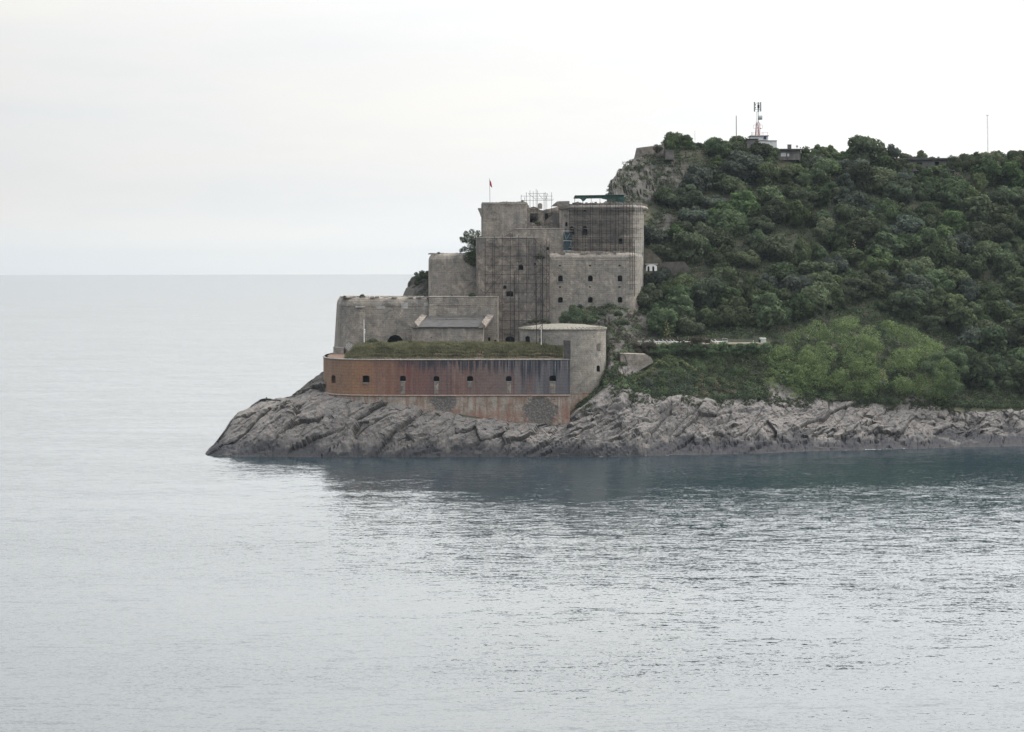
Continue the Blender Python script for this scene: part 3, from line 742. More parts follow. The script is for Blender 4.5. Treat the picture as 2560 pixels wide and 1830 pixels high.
ft = MB(); ft.lathe(TCX, TCY, [(TR + 1.9, 3.0), (TR + .15, zc - .1), (TR + .22, zc + .02), (TR + .2, zc + .2), (TR - .3, zc + .25)], 72); ft.build('footing', M['footing'], tow)
# dark stained return of the battery wall against the tower
rt = MB(); rt.prism([(X(1411, 505), 505.02), (X(1426, 505), 504.86), (X(1426, 506), 506.6), (X(1409, 506), 506.6)], zr - 0.05, Z(851, 505)); rt.build('wall_stub', plain('dark_stub_stone', (0.075, 0.068, 0.066), .9, var=.4), wall_o)

# --- fortress blocks.  plan points are (photo column, depth), front from left to right
def block(name, front, back, row_top, D_top, z0, mat, openings=(), batter=0.0, parent=None, round_top=0.0, jag=0.0, seed=0, label=None):
    parent = parent or fort
    zt = Z(row_top, D_top)
    fp = [(X(u, D, (row_top + 700) / 2), D) for u, D in front]
    bpnt = [(X(u, D), D) for u, D in back]
    pl_ = fp + bpnt
    rnd = random.Random(seed)
    m_ = MB()
    low = [(x - (batter if k == 0 or (k < 3 and D > fp[len(fp)//2][1]) else 0), D - batter * .6) for k, (x, D) in enumerate(fp)] + bpnt
    if round_top:
        zs = [(0.0, zt - round_top), (0.22, zt - round_top * .55), (0.6, zt - round_top * .2), (1.3, zt)]
        i = 0; prev = None
        levels = [(low, z0), (pl_, zt - round_top)]
        n = len(pl_); m_.v += [(x, y, z0) for x, y in low]
        m_.v += [(x, y, zt - round_top) for x, y in pl_]
        cxm = sum(p[0] for p in pl_) / n; cym = sum(p[1] for p in pl_) / n
        L = 2
        for ins, zz in zs[1:]:
            for k, (x, y) in enumerate(pl_):
                a0 = Vector(pl_[(k - 1) % n]); a1 = Vector(pl_[(k + 1) % n]); t_ = (a1 - a0).normalized(); nn = Vector((-t_.y, t_.x))
                if nn.dot(Vector((cxm - x, cym - y))) < 0: nn = -nn
                m_.v.append((x + nn.x * ins, y + nn.y * ins, zz))
            L += 1
        for l_ in range(L - 1):
            for k in range(n): m_.f.append((l_ * n + k, l_ * n + (k + 1) % n, (l_ + 1) * n + (k + 1) % n, (l_ + 1) * n + k))
        m_.f.append(tuple(n - 1 - k for k in range(n))); m_.f.append(tuple((L - 1) * n + k for k in range(n)))
    else:
        m_.prism(low, z0, zt, top=pl_)
    cuts = []; info = []
    for q in openings:
        px, r0, r1, wp, arch, dp = q[:6]
        Dd = float(np.interp(px, [p[0] for p in front], [p[1] for p in front]))
        pts_ = arch_pts(X(px - wp / 2, Dd, r1), X(px + wp / 2, Dd, r1), Z(r1, Dd), Z(r0, Dd), arch)
        cuts.append(lambda mb_, p=pts_, d=Dd, q_=dp: extr(mb_, p, d - 1.5, d + q_)); info.append((pts_, Dd, dp, q[6] if len(q) > 6 else 'window', q[7] if len(q) > 7 else None))
    ob = place(solid(m_, cuts), name, mat, parent)
    if label: ob['label'] = label
    for pts_, Dd, dp, nm, fr in info:
        xs = [a_[0] for a_ in pts_]; zs = [a_[1] for a_ in pts_]
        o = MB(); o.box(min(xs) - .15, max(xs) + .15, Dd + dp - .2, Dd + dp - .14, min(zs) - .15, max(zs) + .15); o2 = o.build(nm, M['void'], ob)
    return ob, fp, zt
# broken wall tops: a course of rough stones
def rubble(fp, zt, name, mat, parent, seed, h=0.5, wd=1.0, step=0.45, prof=None, back=0.6):
    rnd = random.Random(seed); m_ = MB()
    for k in range(len(fp) - 1):
        a_, b_ = Vector(fp[k]), Vector(fp[k + 1]); L = (b_ - a_).length; n = max(1, int(L / step))
        for i in range(n):
            p = a_.lerp(b_, (i + .5) / n); 
            hh = h * rnd.uniform(.35, 1.1)
            if prof: hh += prof(p.x)
            if hh < 0.05: continue
            s_ = step * rnd.uniform(.5, .75)
            x, y = p.x, p.y + back * rnd.uniform(.3, 1)
            q = rnd.uniform(-.1, .1)
            m_.prism([(x - s_, y - s_ * wd), (x + s_, y - s_ * wd + q), (x + s_ + q, y + s_ * wd), (x - s_, y + s_ * wd + q)], zt - .25, zt + hh,
                     top=[(x - s_ * .8, y - s_ * wd * .7), (x + s_ * .7, y - s_ * wd * .8), (x + s_ * .8, y + s_ * wd * .7), (x - s_ * .7, y + s_ * wd * .8)])
    return tag(m_.build(name, mat, parent), kind='stuff')

# lower left bastion
b1, f1, z1 = block('lower_bastion', [(848, 562), (842, 553), (843, 545), (850, 539.5), (866, 536.5), (900, 535.3), (960, 535), (1072, 535)], [(1072, 552), (900, 566)],
                   742, 535, 18.5, M['stone'], [(988, 836, 868, 42, 2.1, 4.0, 'archway')], batter=0.75, round_top=1.6,
                   label='wide smooth bastion wall with a big dark arch at its foot')
band(f1, Z(765, 535), .09, 'string_course', M['stone_dark'], b1, off=.02)
m_rep = plain('pale_plaster_repair', (0.34, 0.33, 0.32))
for u0, u1, r0, r1 in ((888, 912, 752, 768), (940, 962, 752, 772), (1003, 1020, 744, 771), (966, 974, 746, 758), (1060, 1070, 745, 765)):
    pr = MB(); pr.box(X(u0, 535), X(u1, 535), 534.93, 535.3, Z(r1, 535), Z(r0 + 12, 535)); pr.build('pale_repair', m_rep, b1)
pl_ = MB(); pl_.prism([(X(833, 540), 540), (X(842, 536), 535.2), (X(860, 536), 534.6), (X(860, 545), 548), (X(836, 548), 548)], 18.5, Z(868, 536)); pl_.build('plinth', M['stone'], b1)
rubble(f1[3:], z1, 'broken_parapet', M['stone_dark'], b1, 7, h=.18, step=.9, back=2.2)

# wall continuing right, over the guardhouse
b2, f2, z2 = block('middle_wall', [(1072, 534), (1243, 533.5), (1247, 535)], [(1247, 548), (1072, 548)], 741.5, 534, 18.5, M['stone'],
                   [(1223, 843, 862, 6, .2, 1.2, 'slot'), (1238.5, 849, 862, 5, .2, 1.0, 'slot')], label='plain wall with a string course above the guardhouse roof')
band(f2[:2], Z(763.5, 534), .09, 'string_course', M['stone_dark'], b2, off=.02)
band(f2[:2], z2 - .05, .1, 'coping', M['stone_tower'], b2, off=.03)

# guardhouse
gh = thing('guardhouse', W(1120, 860, 525), 'low stone guardhouse with grey sloping roof and pale end copings', 'building')
g = MB(); g.prism([(X(1030, 522), 522), (X(1208, 522), 522), (X(1210, 531), 533.3), (X(1030, 531), 533.3)], 18.8, Z(819, 522))
cg = []
for px, r0, r1, wp in ((1085, 855, 860, 11), (1078, 842, 845, 3), (1150, 856, 860, 9)):
    p_ = arch_pts(X(px - wp / 2, 522), X(px + wp / 2, 522), Z(r1, 522), Z(r0, 522), .2); cg.append(lambda mb_, p=p_: extr(mb_, p, 520, 523.0))
gw = place(solid(g, cg), 'wall', M['plaster'], gh)
for px, r0, r1, wp in ((1085, 855, 860, 11), (1078, 842, 845, 3), (1150, 856, 860, 9)):
    o = MB(); o.box(X(px - wp, 522), X(px + wp, 522), 522.8, 522.86, Z(r1 + 3, 522), Z(r0 - 3, 522)); o.build('window', M['void'], gw)
ze, zb = Z(818.5, 522), Z(792, 533.3)
r_ = MB(); xa, xb = X(1028, 522), X(1211, 522); xc, xd = X(1060, 533), X(1208, 533)
i = 0
r_.v += [(xa, 521.6, ze), (xb, 521.6, ze), (xd, 533.35, zb), (xc, 533.35, zb), (xa, 521.6, ze + .16), (xb, 521.6, ze + .16), (xd, 533.35, zb + .16), (xc, 533.35, zb + .16)]
r_.f += [(0, 3, 2, 1), (4, 5, 6, 7), (0, 1, 5, 4), (1, 2, 6, 5), (2, 3, 7, 6), (3, 0, 4, 7)]
ro_ = r_.build('roof', M['roof'], gh)
rr_ = MB(); ym = 529.5; t_ = (ym - 521.6) / (533.35 - 521.6); zm = ze + .16 + (zb - ze) * t_
rr_.box(X(1078, ym), X(1200, ym), ym - .25, ym + .25, zm - .05, zm + .22); rr_.build('ridge_strip', M['stone_tower'], ro_)
for u0, u1, nm in ((1031, 1045, 1), (1196, 1213, 2)):
    c_ = MB(); c_.v += [(X(u0, 522), 521.5, ze - .1), (X(u1, 522), 521.5, ze - .1), (X(u1, 522), 521.5, ze + .35), (X(u0 + (5 if nm == 1 else 8), 522), 521.5, ze + 1.2 * (1 if nm == 1 else 1)),
                      (X(u0 + 16, 532), 532.8, zb - .3), (X(u1 + 20, 532), 532.8, zb - .3), (X(u1 + 22, 532), 532.8, zb + .4), (X(u0 + 22, 532), 532.8, zb + .6)]
    c_.f += [(0, 1, 2, 3), (7, 6, 5, 4), (0, 4, 5, 1), (1, 5, 6, 2), (2, 6, 7, 3), (3, 7, 4, 0)]; c_.build('end_coping', M['stone_dark'], gh)

# second tier, left
b3, f3, z3 = block('upper_bastion', [(1078, 562), (1071.5, 554), (1074, 549), (1084, 546.5), (1110, 546), (1192, 546)], [(1192, 562), (1100, 570)], 633, 546, 28, M['stone'],
                   [(1130, 738, 744, 5, 0, .8, 'slot')], batter=0.2, round_top=1.3, label='upper left bastion with rounded parapet')
q_ = MB(); q_.box(X(1191, 545.8), X(1197.5, 545.8), 545.75, 546.4, Z(740, 545.8), Z(655, 545.8)); q_.build('quoin', plain('pale_quoin', (0.36, 0.35, 0.34)), b3)
rubble(f3[2:], z3, 'broken_parapet', M['stone_dark'], b3, 17, h=.12, step=.8, back=2.0)

# tall wall behind the scaffold
b4, f4, z4 = block('tall_wall', [(1190, 543), (1196, 541), (1325, 540.4), (1348, 540.2)], [(1348, 556), (1192, 560)], 594, 541, 18.5, M['stone_dark'],
                   [(1274.5, 728, 741, 17, .15, 2.0, 'window'), (1275, 841, 862, 23, .6, 2.5, 'archway'), (1302, 661, 675, 13, .5, 1.5, 'hole'), (1262, 713, 722, 8, .3, 1.0, 'hole'), (1349 - 12, 657, 662, 6, .1, 1.0, 'hole')],
                   label='tall brownish wall hidden behind scaffolding')
band([(x, y) for x, y in f4[1:]], z4, .11, 'coping', M['coping'], b4, off=.05)
for k, (u0, u1, rt_) in enumerate(((1345, 1356, 600), (1355, 1364, 612), (1363, 1372, 625))):
    s_ = MB(); s_.prism([(X(u0, 540.2), 540.25 + .02 * k), (X(u1, 540.2), 540.25 + .02 * k), (X(u1, 550), 552), (X(u0, 550), 552)], 18.5, Z(rt_, 540)); s_.build('broken_end', M['stone_dark'], b4)

# curtain wall with two rows of gun openings; right end turns the corner
OPF = []
for px in (1401, 1476, 1550):
    for r0, r1 in ((689, 704), (743, 757)): OPF.append((px, r0, r1, 11.5, .3, 1.8, 'embrasure'))
    for r0 in (662.5, 716): OPF.append((px - 1, r0, r0 + 3.4, 6, .1, .8, 'vent'))
b5, f5, z5 = block('curtain_wall', [(1346, 541.2), (1372, 541), (1565, 541), (1582, 542), (1596, 545), (1605, 550), (1608.5, 557), (1609, 566)], [(1609, 585), (1346, 575)],
                   632, 541, 17, M['stone'], OPF, batter=.1, round_top=1.0, label='broad curtain wall with two rows of small gun openings')
band(f5[:4], Z(651, 541), .07, 'string_course', M['stone_tower'], b5, off=.02)
for px in (1401, 1476, 1550):
    for r0, r1 in ((689, 704), (743, 757)):
        fr = MB(); p_ = arch_pts(X(px - 6.2, 541), X(px + 6.2, 541), Z(r1 + .4, 541), Z(r0 - .4, 541), .3)
        ring(fr, p_, 540.93, 541.05, 1.3); fr.build('surround', M['stone_tower'], b5)
rubble(f5[:3], z5, 'broken_parapet', M['stone_dark'], b5, 27, h=.5, step=.7, back=1.6)

# block above, with pale coping
b6, f6, z6 = block('upper_block', [(1283, 551), (1290, 549), (1412, 548.5)], [(1412, 560), (1283, 560)], 572, 549, 38, M['stone'], [(1369.5, 618, 633, 8, .1, 1.5, 'doorway')],
                   label='smooth grey block with a pale coping line')
band(f6, z6, .1, 'coping', M['coping'], b6, off=.05)
sb = MB(); sb.prism([(X(1262, 552), 551.5), (X(1290, 552), 551.2), (X(1290, 556), 556), (X(1262, 556), 556)], 40, [Z(590, 552), Z(573, 552), Z(573, 556), Z(588, 556)]); sb.build('broken_end', M['stone_dark'], b6)

# keep tower on the left, with corbelled corner
b7, f7, z7 = block('left_tower', [(1203, 566), (1203.5, 558), (1208, 556.5), (1300, 556), (1318, 557.5)], [(1318, 570), (1205, 572)], 508, 556, 40, M['stone'], [],
                   label='square upper left tower with corbelled corner, flagpole on top')
hp = lambda x: float(np.interp(x, [X(u, 556) for u in (1203, 1207, 1212, 1250, 1265, 1280, 1310, 1316, 1321)], [-.9, .15, .1, .15, .35, .2, .3, .15, -.2]))
rubble(f7[1:], z7, 'broken_parapet', M['stone'], b7, 37, h=.15, step=.4, prof=hp, back=.5, wd=1.6)
co = MB(); co.v += [(X(1195, 557), 556.6, Z(520, 557)), (X(1207, 557), 556.6, Z(520, 557)), (X(1207, 557), 556.6, Z(541, 557)), (X(1202, 557), 556.6, Z(541, 557)), (X(1199.5, 557), 556.6, Z(533, 557)), (X(1195, 557), 556.6, Z(523, 557))]
co.v += [(x, 561, z_q) for x, _, z_q in co.v[:6]]
co.f += [(0, 5, 4, 3, 2, 1), (6, 7, 8, 9, 10, 11)] + [(k, (k + 1) % 6, 6 + (k + 1) % 6, 6 + k) for k in range(6)]
co.build('corbel', M['stone'], b7)
rs = MB()
for u0, u1, rt_, dd in ((1314, 1319, 509, 558), (1318, 1322, 513, 558.2), (1321, 1324, 519, 558.4)):
    rs.prism([(X(u0, dd), dd), (X(u1 + 1, dd), dd), (X(u1 + 1, dd), dd + 6), (X(u0, dd), dd + 6)], 44, Z(rt_, dd))
rs.build('broken_corner', M['stone'], b7)

# ruined middle
rm = MB(); rnd = random.Random(8)
us_ = [1318, 1326, 1334, 1342, 1350, 1358, 1366, 1374, 1382, 1390, 1400]; tops = [523, 520, 516, 519, 524, 526, 523, 522, 520, 518, 514]
for k in range(len(us_) - 1):
    rm.prism([(X(us_[k], 566), 566 + .01 * k), (X(us_[k + 1], 566), 566 + .01 * k), (X(us_[k + 1], 566), 572), (X(us_[k], 566), 572)], 44, [Z(tops[k], 566), Z(tops[k + 1], 566), Z(tops[k + 1], 566), Z(tops[k], 566)])
ruin = rm.build('ruined_back_wall', M['stone_dark'], fort)
o = MB(); o.box(X(1304, 565), X(1336, 565), 565.6, 566.1, Z(572, 565), Z(546, 565)); o.build('opening_shade', M['void'], ruin)  # black box on the uncut wall, shade of an opening put in as colour
o = MB(); o.box(X(1359, 565), X(1370, 565), 565.7, 566.1, Z(560, 565), Z(533, 565)); o.build('opening_shade', M['void'], ruin)
o = MB(); o.tube((X(1353, 562), 562, 44), (X(1353, 562), 562, Z(532, 562)), .95, .95, 16); o.build('round_pier', M['stone'], ruin)
o = MB(); o.box(X(1300, 563), X(1400, 563), 561.6, 565.5, Z(532, 563) - .15, Z(530, 563)); o.build('broken_floor', M['stone_tower'], ruin)
o = MB(); p_ = arch_pts(X(1345, 564), X(1356, 564), Z(522, 564), Z(508, 564), .4); extr(o, p_, 563, 565); ar = o.build('arched_stub', M['stone'], ruin)
o = MB(); pts = [(X(1352, 556), Z(573, 556)), (X(1398, 556), Z(573, 556)), (X(1398, 556), Z(526, 556)), (X(1392, 556), Z(528, 556)), (X(1380, 556), Z(539, 556)), (X(1366, 556), Z(549, 556)), (X(1360, 556), Z(562, 556))]
extr(o, pts, 555.2, 556.6); o.build('sloping_gable', M['stone_dark'], ruin)
o = MB(); pts = [(X(1378, 560), Z(516, 560)), (X(1400, 560), Z(516, 560)), (X(1396, 560), Z(503, 560)), (X(1392, 560), Z(504.5, 560))]; extr(o, pts, 559.5, 561); o.build('broken_gable', M['stone_dark'], ruin)
o = MB(); rnd = random.Random(3)
for k in range(90):
    u = rnd.uniform(1318, 1398); D_ = rnd.uniform(550.5, 556); s_ = rnd.uniform(.15, .5); x, zz = X(u, D_), z6 + (D_ - 550.5) * rnd.uniform(.05, .3)
    o.prism([(x - s_, D_ - s_), (x + s_, D_ - s_ * .6), (x + s_ * .8, D_ + s_), (x - s_, D_ + s_ * .8)], zz - .3, zz + s_ * .8)
o.build('rubble', M['stone_dark'], ruin)

# big keep on the right
b8, f8, z8 = block('keep', [(1398, 553), (1402, 550), (1425, 548.6), (1560, 547), (1580, 548), (1596, 551), (1606, 557), (1609.5, 566)], [(1609, 585), (1398, 575)], 520, 549, 36, M['stone_warm'],
                   [(1429.5, 566, 587, 12, .5, 1.8, 'window'), (1462, 565, 588, 13, .5, 1.8, 'window'), (1462, 524, 529, 6, .1, 1, 'window'), (1552, 595, 610, 9, .2, 1.2, 'window'),
                    (1416, 555, 566, 6, .3, 1.2, 'hole')], label='large keep with rounded corner wrapped in scaffolding')
fl = [(X(u, D, 515), D) for u, D in [(1398, 552.8), (1402, 549.6), (1425, 548.2), (1560, 546.6), (1582, 547.5), (1600, 550.5), (1612, 556.5), (1617, 566)]]
band(fl, z8 + .15, .45, 'parapet_band', M['stone'], b8, back=2.5, off=0.05)
hk = lambda x: float(np.interp(x, [X(u, 549) for u in (1398, 1424, 1426, 1432, 1440, 1460, 1500, 1530, 1570, 1612)], [.2, .2, -.1, .3, .55, .35, .4, .5, .3, .2]))
rubble(fl, z8 + .5, 'broken_parapet', M['stone_dark'], b8, 47, h=.45, step=.5, prof=hk, back=2.0, wd=1.4)
o = MB(); o.prism([(X(1397, 549), 549.3), (X(1424, 549), 548.0), (X(1424, 552), 552), (X(1397, 552), 552)], z8 + .3, Z(503, 549)); o.build('turret', M['stone'], b8)
so_ = MB(); rnd = random.Random(5)
for k in range(60):
    u = rnd.uniform(1480, 1600); x, y = X(u, 549.5), 549 + rnd.uniform(0, 3); s_ = rnd.uniform(.12, .3); so_.box(x - s_, x + s_, y, y + s_, z8 + .7, z8 + .9 + s_)
tag(so_.build('loose_stones', M['coping'], b8), kind='stuff')
# ------------------------------------------------------------------ plants
def leaf_cloud(rng, centres, radii, n, size, flat=0.75, shell=0.55, up=0.12):
    """n small leaf faces spread through the outer part of several lobes"""
    c = np.asarray(centres, float); r = np.asarray(radii, float)
    pick = rng.choice(len(c), n, p=(r ** 2) / (r ** 2).sum())
    d = rng.normal(size=(n, 3)); d /= np.linalg.norm(d, axis=1)[:, None]
    rad = r[pick] * (shell + (1 - shell) * rng.random(n) ** 0.5) * rng.uniform(.85, 1.12, n)
    p = c[pick] + d * rad[:, None] * np.array([1, 1, flat])
    nr = d + rng.normal(size=(n, 3)) * 0.38; nr[:, 2] += up; nr /= np.linalg.norm(nr, axis=1)[:, None]
    t = np.cross(nr, rng.normal(size=(n, 3))); t /= np.linalg.norm(t, axis=1)[:, None]; b = np.cross(nr, t)
    s = size * rng.uniform(.6, 1.4, n)[:, None]
    v = np.stack([p - t * s, p + b * s * .6, p + t * s, p - b * s * .6], 1).reshape(-1, 3)
    f = np.arange(n * 4).reshape(-1, 4)
    return v, f
def crown_mesh(name, mat, seed, nl=12, n=2300, size=.08, spread=.72, hgt=.75):
    rng = np.random.default_rng(seed)
    c, r = [], []
    for k in range(nl):
        a = rng.uniform(0, 2 * math.pi); q = spread * math.sqrt(rng.random()); zz = hgt * (1 - (q / .95) ** 2) * rng.uniform(.5, 1.1) + .25
        c.append((q * math.cos(a), q * math.sin(a), zz)); r.append(rng.uniform(.16, .48))
    c.append((0, 0, .5)); r.append(.6)
    v, f = leaf_cloud(rng, c, r, n, size, .8, .72)
    v[:, 2] = np.maximum(v[:, 2], -0.1 + 0.1 * rng.random(len(v)))
    return np_mesh(name, v, f, mat, smooth=False)
def trunk_mesh(name, seed, h=.9, r=.07):
    rnd = random.Random(seed); m_ = MB()
    p = Vector((0, 0, -.35)); q = Vector((rnd.uniform(-.05, .05), rnd.uniform(-.05, .05), h * .55))
    m_.tube(p, q, r, r * .7, 7)
    for k in range(4):
        a = rnd.uniform(0, 6.28); e = q + Vector((math.cos(a) * .35, math.sin(a) * .35, rnd.uniform(.25, .45)))
        m_.tube(q, e, r * .55, r * .2, 5); m_.tube(e, e + Vector((math.cos(a + 1) * .15, math.sin(a + 1) * .15, .15)), r * .22, r * .08, 4)
    return m_.mesh(name, M['bark'])
KINDS = {}
for kn, mt, sd in (('dark', 'leaf_dark', 100), ('mid', 'leaf_mid', 200), ('grey', 'leaf_grey', 300), ('brown', 'leaf_brown', 400)):
    KINDS[kn] = [crown_mesh('crown', M[mt], sd + k, nl=12 + 3 * k, n=3600 if kn != 'brown' else 1900, hgt=(.95, 1.1, 1.35, 1.05)[k]) for k in range(4)]
TR = [trunk_mesh('trunk', k) for k in range(3)]
def plant(p, r, kind, k, name='hill_tree', group='trees on the hillside', sz=None):
    o = bpy.data.objects.new(name, None); COL.objects.link(o); o.location = p; o.empty_display_size = .5
    rot = rnd_t.uniform(0, 6.28)
    o.rotation_euler = (0, 0, rot); o.scale = (r * rnd_t.uniform(.8, 1.3), r * rnd_t.uniform(.8, 1.25), r * (sz or rnd_t.uniform(.8, 1.2)))
    c = bpy.data.objects.new('crown', KINDS[kind][k % 4]); COL.objects.link(c); c.parent = o
    t_ = bpy.data.objects.new('trunk', TR[k % 3]); COL.objects.link(t_); t_.parent = o
    if group: o['group'] = group
    return o
rnd_t = random.Random(77)
prof = lambda u: float(np.interp(u, [1640, 1700, 1760, 1925, 1979, 2030, 2081, 2125, 2182, 2249, 2284, 2322, 2347, 2375, 2400], [935, 905, 880, 856, 829, 808, 796, 790, 798, 811, 827, 843, 865, 905, 960]))
trees = []          # (object, u, row, r, kind)
pts_t = []
def free(p, r, k=0.74):
    for q, rq in pts_t:
        if (p.x - q.x) ** 2 + (p.y - q.y) ** 2 < ((r + rq) * k) ** 2: return False
    return True
def add_tree(p, r, kind, u, row, **kw):
    o = plant(p, r, kind, rnd_t.randrange(12), **kw); pts_t.append((p, r)); trees.append((o, u, row, r, kind)); return o
# skyline trees: column, row of the crown's top, radius, kind
for u, rt, r, kd, dd in ((1646, 355, 1.7, 'dark', 0), (1640, 362, 1.4, 'dark', -2), (1682, 345, 2.9, 'mid', 0), (1706, 340, 2.6, 'mid', 2), (1730, 352, 2.0, 'mid', 2), (1745, 356, 1.3, 'grey', 2),
                     (1785, 346, 2.8, 'mid', -2), (1812, 341, 3.6, 'mid', -1), (1846, 346, 3.2, 'mid', 0), (1870, 360, 2.4, 'dark', -6), (1893, 352, 3.0, 'dark', -7), (1795, 352, 3.0, 'dark', -5), (1836, 360, 3.2, 'dark', -5),
                     (2018, 377, 3.0, 'dark', -1), (2042, 364, 2.9, 'mid', 3), (2078, 362, 3.0, 'mid', 1), (2108, 371, 2.6, 'mid', 0), (2146, 361, 3.4, 'mid', 2), (2182, 357, 3.2, 'dark', 2), (2207, 361, 3.0, 'dark', 2), (2234, 366, 2.6, 'grey', 1),
                     (2262, 386, 2.2, 'dark', -2), (2302, 383, 3.2, 'mid', 8), (2330, 390, 2.0, 'mid', 8), (2412, 386, 2.8, 'mid', -3), (2440, 377, 3.2, 'dark', 0), (2478, 378, 3.3, 'dark', 1), (2508, 391, 2.6, 'dark', 0),
                     (2533, 383, 2.8, 'dark', 1), (2562, 372, 3.6, 'dark', 1), (2600, 375, 3.4, 'mid', 0)):
    g_ = ground_at(u, 380, 6.9, 7.05)
    D_ = g_.y + dd; zt = Z(rt, D_, u)
    zb_ = zt - r * 1.55
    add_tree(Vector((X(u, D_, rt), D_, zb_)), r, kd, u, rt + r * 5)
NO = [(1585, 1925, 838, 868), (1600, 1650, 645, 685), (1655, 1735, 648, 685), (1700, 1770, 355, 392), (1860, 1945, 330, 352), (2245, 2400, 380, 424), (1655, 1690, 372, 398), (1940, 1990, 355, 395)]
def blocked(u, row, r):
    h = r * 10
    for a_, b_, c_, d_ in NO:
        if a_ - h * .6 < u < b_ + h * .6 and c_ - 2 < row - h * .55 < d_ + h * .9: return True
    return False
tries = 0
for phase, (rmin, rmax, n_max, kk) in enumerate(((3.3, 5.0, 170, .55), (2.4, 3.2, 262, .50), (1.4, 2.1, 296, .5))):
    tries = 0
    while len(trees) < n_max and tries < 9000:
        tries += 1
        u = rnd_t.uniform(1445, 2600); v = 4.15 + 2.9 * rnd_t.random() ** .8
        p, vg, row = ground(u, v); r = rnd_t.uniform(rmin, rmax)
        if u < 1640 and 5.0 > v: continue
        if vg < 0.55 or row > 985: continue
        if u < 1625 and row > 500 and not (690 < row < 800 and u > 1610): continue
        if v < 5.15 and u < 2330: continue
        if 1640 < u < 2400 and row > prof(u) - 14: continue
        if u < 1740 and row < 470 and phase < 2: continue
        if blocked(u, row, r) or not free(p, r, kk): continue
        kd = rnd_t.choices(('dark', 'mid', 'grey', 'brown'), (5, 4, .9, .12))[0]
        add_tree(p - Vector((0, 0, r * .15)), r, kd, u, row)
# labels: each tree is told by its look and by its place in the tier it stands in
ONES = 'zeroth first second third fourth fifth sixth seventh eighth ninth tenth eleventh twelfth thirteenth fourteenth fifteenth sixteenth seventeenth eighteenth nineteenth'.split()
def ordinal(k):
    if k < 20: return ONES[k]
    tens = ('twentieth', 'thirtieth', 'fortieth', 'fiftieth', 'sixtieth', 'seventieth')[k // 10 - 2]
    return tens if k % 10 == 0 else ('twenty-', 'thirty-', 'forty-', 'fifty-', 'sixty-', 'seventy-')[k // 10 - 2] + ONES[k % 10]
tone_ = {'dark': 'dark evergreen', 'mid': 'mid green', 'grey': 'grey green', 'brown': 'dry brownish'}
TIERS = [(0, 402, 'on the skyline'), (402, 445, 'in the tier just below the skyline'), (445, 490, 'in the second tier below the skyline'), (490, 535, 'in the third tier below the skyline'), (535, 580, 'in the upper middle tier of the slope'),
         (580, 625, 'in the middle tier of the slope'), (625, 670, 'in the lower middle tier of the slope'), (670, 720, 'in the tier above the sunbed terrace'), (720, 780, 'in the tier behind the sunbed terrace'), (780, 1100, 'in the lowest tier above the shore rocks')]
for lo_, hi_, nm in TIERS:
    row_t = sorted([q for q in trees if lo_ <= q[2] < hi_], key=lambda q: q[1])
    for k, (o, u, row, r, kd) in enumerate(row_t):
        szw = 'large' if r > 3.1 else 'medium' if r > 2.2 else 'small'
        tag(o, f"{szw} {tone_[kd]} tree, {ordinal(k + 1)} from the left {nm}", 'tree')

# ground cover between the trees
rng = np.random.default_rng(5)
def cover(name, mat, n, vr, ur, cond, rad, leaves, size, seed, flat=.6):
    rng = np.random.default_rng(seed); C_, Rr = [], []
    k = 0
    while len(C_) < n and k < n * 12:
        k += 1
        u = rng.uniform(*ur); v = rng.uniform(*vr); p, vg, row = ground(u, v)
        if not cond(u, v, vg, row): continue
        C_.append((p.x, p.y, p.z + .05)); Rr.append(rng.uniform(*rad))
    v_, f_ = leaf_cloud(rng, C_, Rr, len(C_) * leaves, size, flat, .4, .6)
    return tag(link(name, np_mesh(name, v_, f_, M[mat], False)), kind='stuff')
nz = lambda u, row, s_, k: vnoise(np.array([u / s_]), np.array([row / s_]), np.array([k * 7.7]))[0]
inT = lambda u, row: 1580 < u < 1925 and 846 < row < 863
cover('undergrowth', 'leaf_mid', 8000, (3.75, 7.05), (1450, 2640), lambda u, v, g, row: g > .55 and not inT(u, row) and nz(u, row, 34, 1) > .28 and not (u < 1640 and 400 < row < 640 and nz(u, row, 20, 5) < .6), (.4, 1.2), 22, .19, 51)
cover('dark_undergrowth', 'leaf_dark', 11000, (3.7, 7.0), (1445, 2640), lambda u, v, g, row: g > .5 and not inT(u, row) and nz(u, row, 40, 2) > .22 and not (u < 1640 and 400 < row < 640), (.5, 1.4), 22, .19, 52)
cover('scrub', 'leaf_brown', 3600, (3.8, 7.1), (1440, 2640), lambda u, v, g, row: g > .3 and not inT(u, row) and nz(u, row, 30, 3) > .45, (.3, .8), 18, .13, 53)
cover('dry_grass', 'grass_dry', 3000, (5.9, 7.15), (1600, 2640), lambda u, v, g, row: g > .3 and (nz(u, row, 50, 4) > .62 or (1640 < u < 1790 and row < 430)), (.25, .6), 16, .11, 54, .5)
cover('rock_plants', 'leaf_dark', 1500, (3.1, 4.3), (1450, 2600), lambda u, v, g, row: nz(u, row, 26, 6) > .50, (.2, .6), 18, .14, 55)
cover('cliff_scrub', 'leaf_dark', 1300, (5.6, 7.1), (1500, 1700), lambda u, v, g, row: row < 620 and nz(u, row, 16, 9) > .42, (.4, .95), 30, .16, 56)

